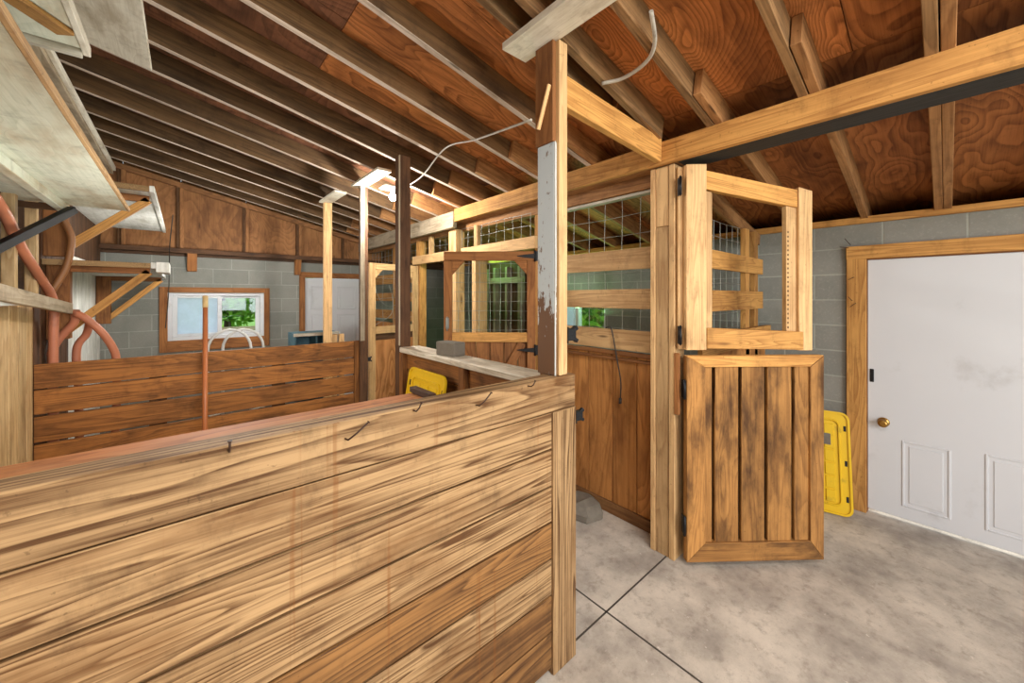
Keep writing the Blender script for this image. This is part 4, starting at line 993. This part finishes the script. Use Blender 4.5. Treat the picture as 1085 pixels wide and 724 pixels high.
for z in (.35, .75):
    b = MB(); b.box((-2.2, 12.41, z), (6.3, 12.449, z + .1)); b.build('rail', M['lumber_grey'], t)

# ------------------------------------------------------------------ light
w = bpy.data.worlds.new('sky'); SC.world = w; w.use_nodes = True; nt = w.node_tree; nt.nodes.clear()
out = nt.nodes.new('ShaderNodeOutputWorld'); bg = nt.nodes.new('ShaderNodeBackground'); bg.inputs[0].default_value = lin('dfeaf6'); bg.inputs[1].default_value = 1.6
nt.links.new(bg.outputs[0], out.inputs[0])
def light(name, ty, loc, energy, color=(1, 1, 1), rot=None, **kw):
    l = bpy.data.lights.new(name, ty); l.energy = energy; l.color = color
    for k, val in kw.items(): setattr(l, k, val)
    o = bpy.data.objects.new(name, l); COL.objects.link(o); o.location = loc
    if rot: o.rotation_euler = rot
    return o
def aim(loc, tgt): return (V(tgt) - V(loc)).to_track_quat('-Z', 'Y').to_euler()
light('bulb_light', 'POINT', (1.568, 3.62, 2.55), 60, (1., .97, .92), shadow_soft_size=.05)
dl = (.7, -2.7, 2.5); light('rear_high_fill', 'AREA', dl, 95, (1., .97, .95), aim(dl, (1.3, 2.4, .7)), shape='RECTANGLE', size=1.8, size_y=1.2)  # added fill lamp high behind the camera, not a real fixture
dl = (.75, -.35, 2.78); light('overhead_fill', 'AREA', dl, 38, (1., .97, .93), aim(dl, (.95, .1, 0)), shape='RECTANGLE', size=1.3, size_y=.5)  # added unseen fill lamp, lights top faces and floor from above
dl = (1.3, YB - .5, 1.2); light('rear_low_fill', 'AREA', dl, 70, (.95, .98, 1.), aim(dl, (1.0, 3, .9)), shape='RECTANGLE', size=3.0, size_y=2.0)  # added area fill behind the camera for surfaces facing it
light('back_bay_fill', 'POINT', (.35, 5.35, 2.05), 34, (1., .97, .92), shadow_soft_size=.12)  # added unseen fill lamp to brighten the back bay
light('stall_fill', 'POINT', (.15, 2.5, 1.55), 24, (1., .97, .92), shadow_soft_size=.25)  # added unseen fill lamp to brighten the stall and left wall
gl = (3.6, 4.75, 2.3); light('assumed_green_glow', 'AREA', gl, 7, (.3, 1., .3), aim(gl, (3.75, 4.5, 1.2)), shape='RECTANGLE', size=.9, size_y=.3)  # unseen green lamp added for an assumed glow on the stud tops, no skylight built
gl = (3.88, 3.2, 1.40); light('assumed_lawn_bounce', 'AREA', gl, 11, (.4, 1., .4), aim(gl, (3.0, 3.1, 2.6)), shape='RECTANGLE', size=.8, size_y=.5)  # green lamp added inside the window, assumed lawn bounce onto the rafters
sun = light('sun', 'SUN', (0, 0, 10), 2.5, (1., .95, .85), aim((9, 4, 12), (4, 9, 0)))

# ------------------------------------------------------------------ camera
cam = bpy.data.cameras.new('camera'); co = bpy.data.objects.new('camera', cam); COL.objects.link(co)
FPX = 400.; a = math.atan2(460.5, 400.)
cam.sensor_width = 36.; cam.sensor_fit = 'HORIZONTAL'; cam.lens = FPX / 1085. * 36.
cam.shift_y = -(362 - 314.5) / 1085.; cam.clip_start = .02; cam.clip_end = 300
co.location = (0, 0, 1.65); co.rotation_euler = (math.pi / 2, 0, a - math.pi / 2)
SC.camera = co
vs = SC.view_settings; vs.view_transform = 'Standard'; vs.look = 'None'; vs.gamma = 1.; vs.exposure = .3; vs.use_curve_mapping = False
SC.display_settings.display_device = 'sRGB'
SC.cycles.max_bounces = 10; SC.cycles.diffuse_bounces = 5
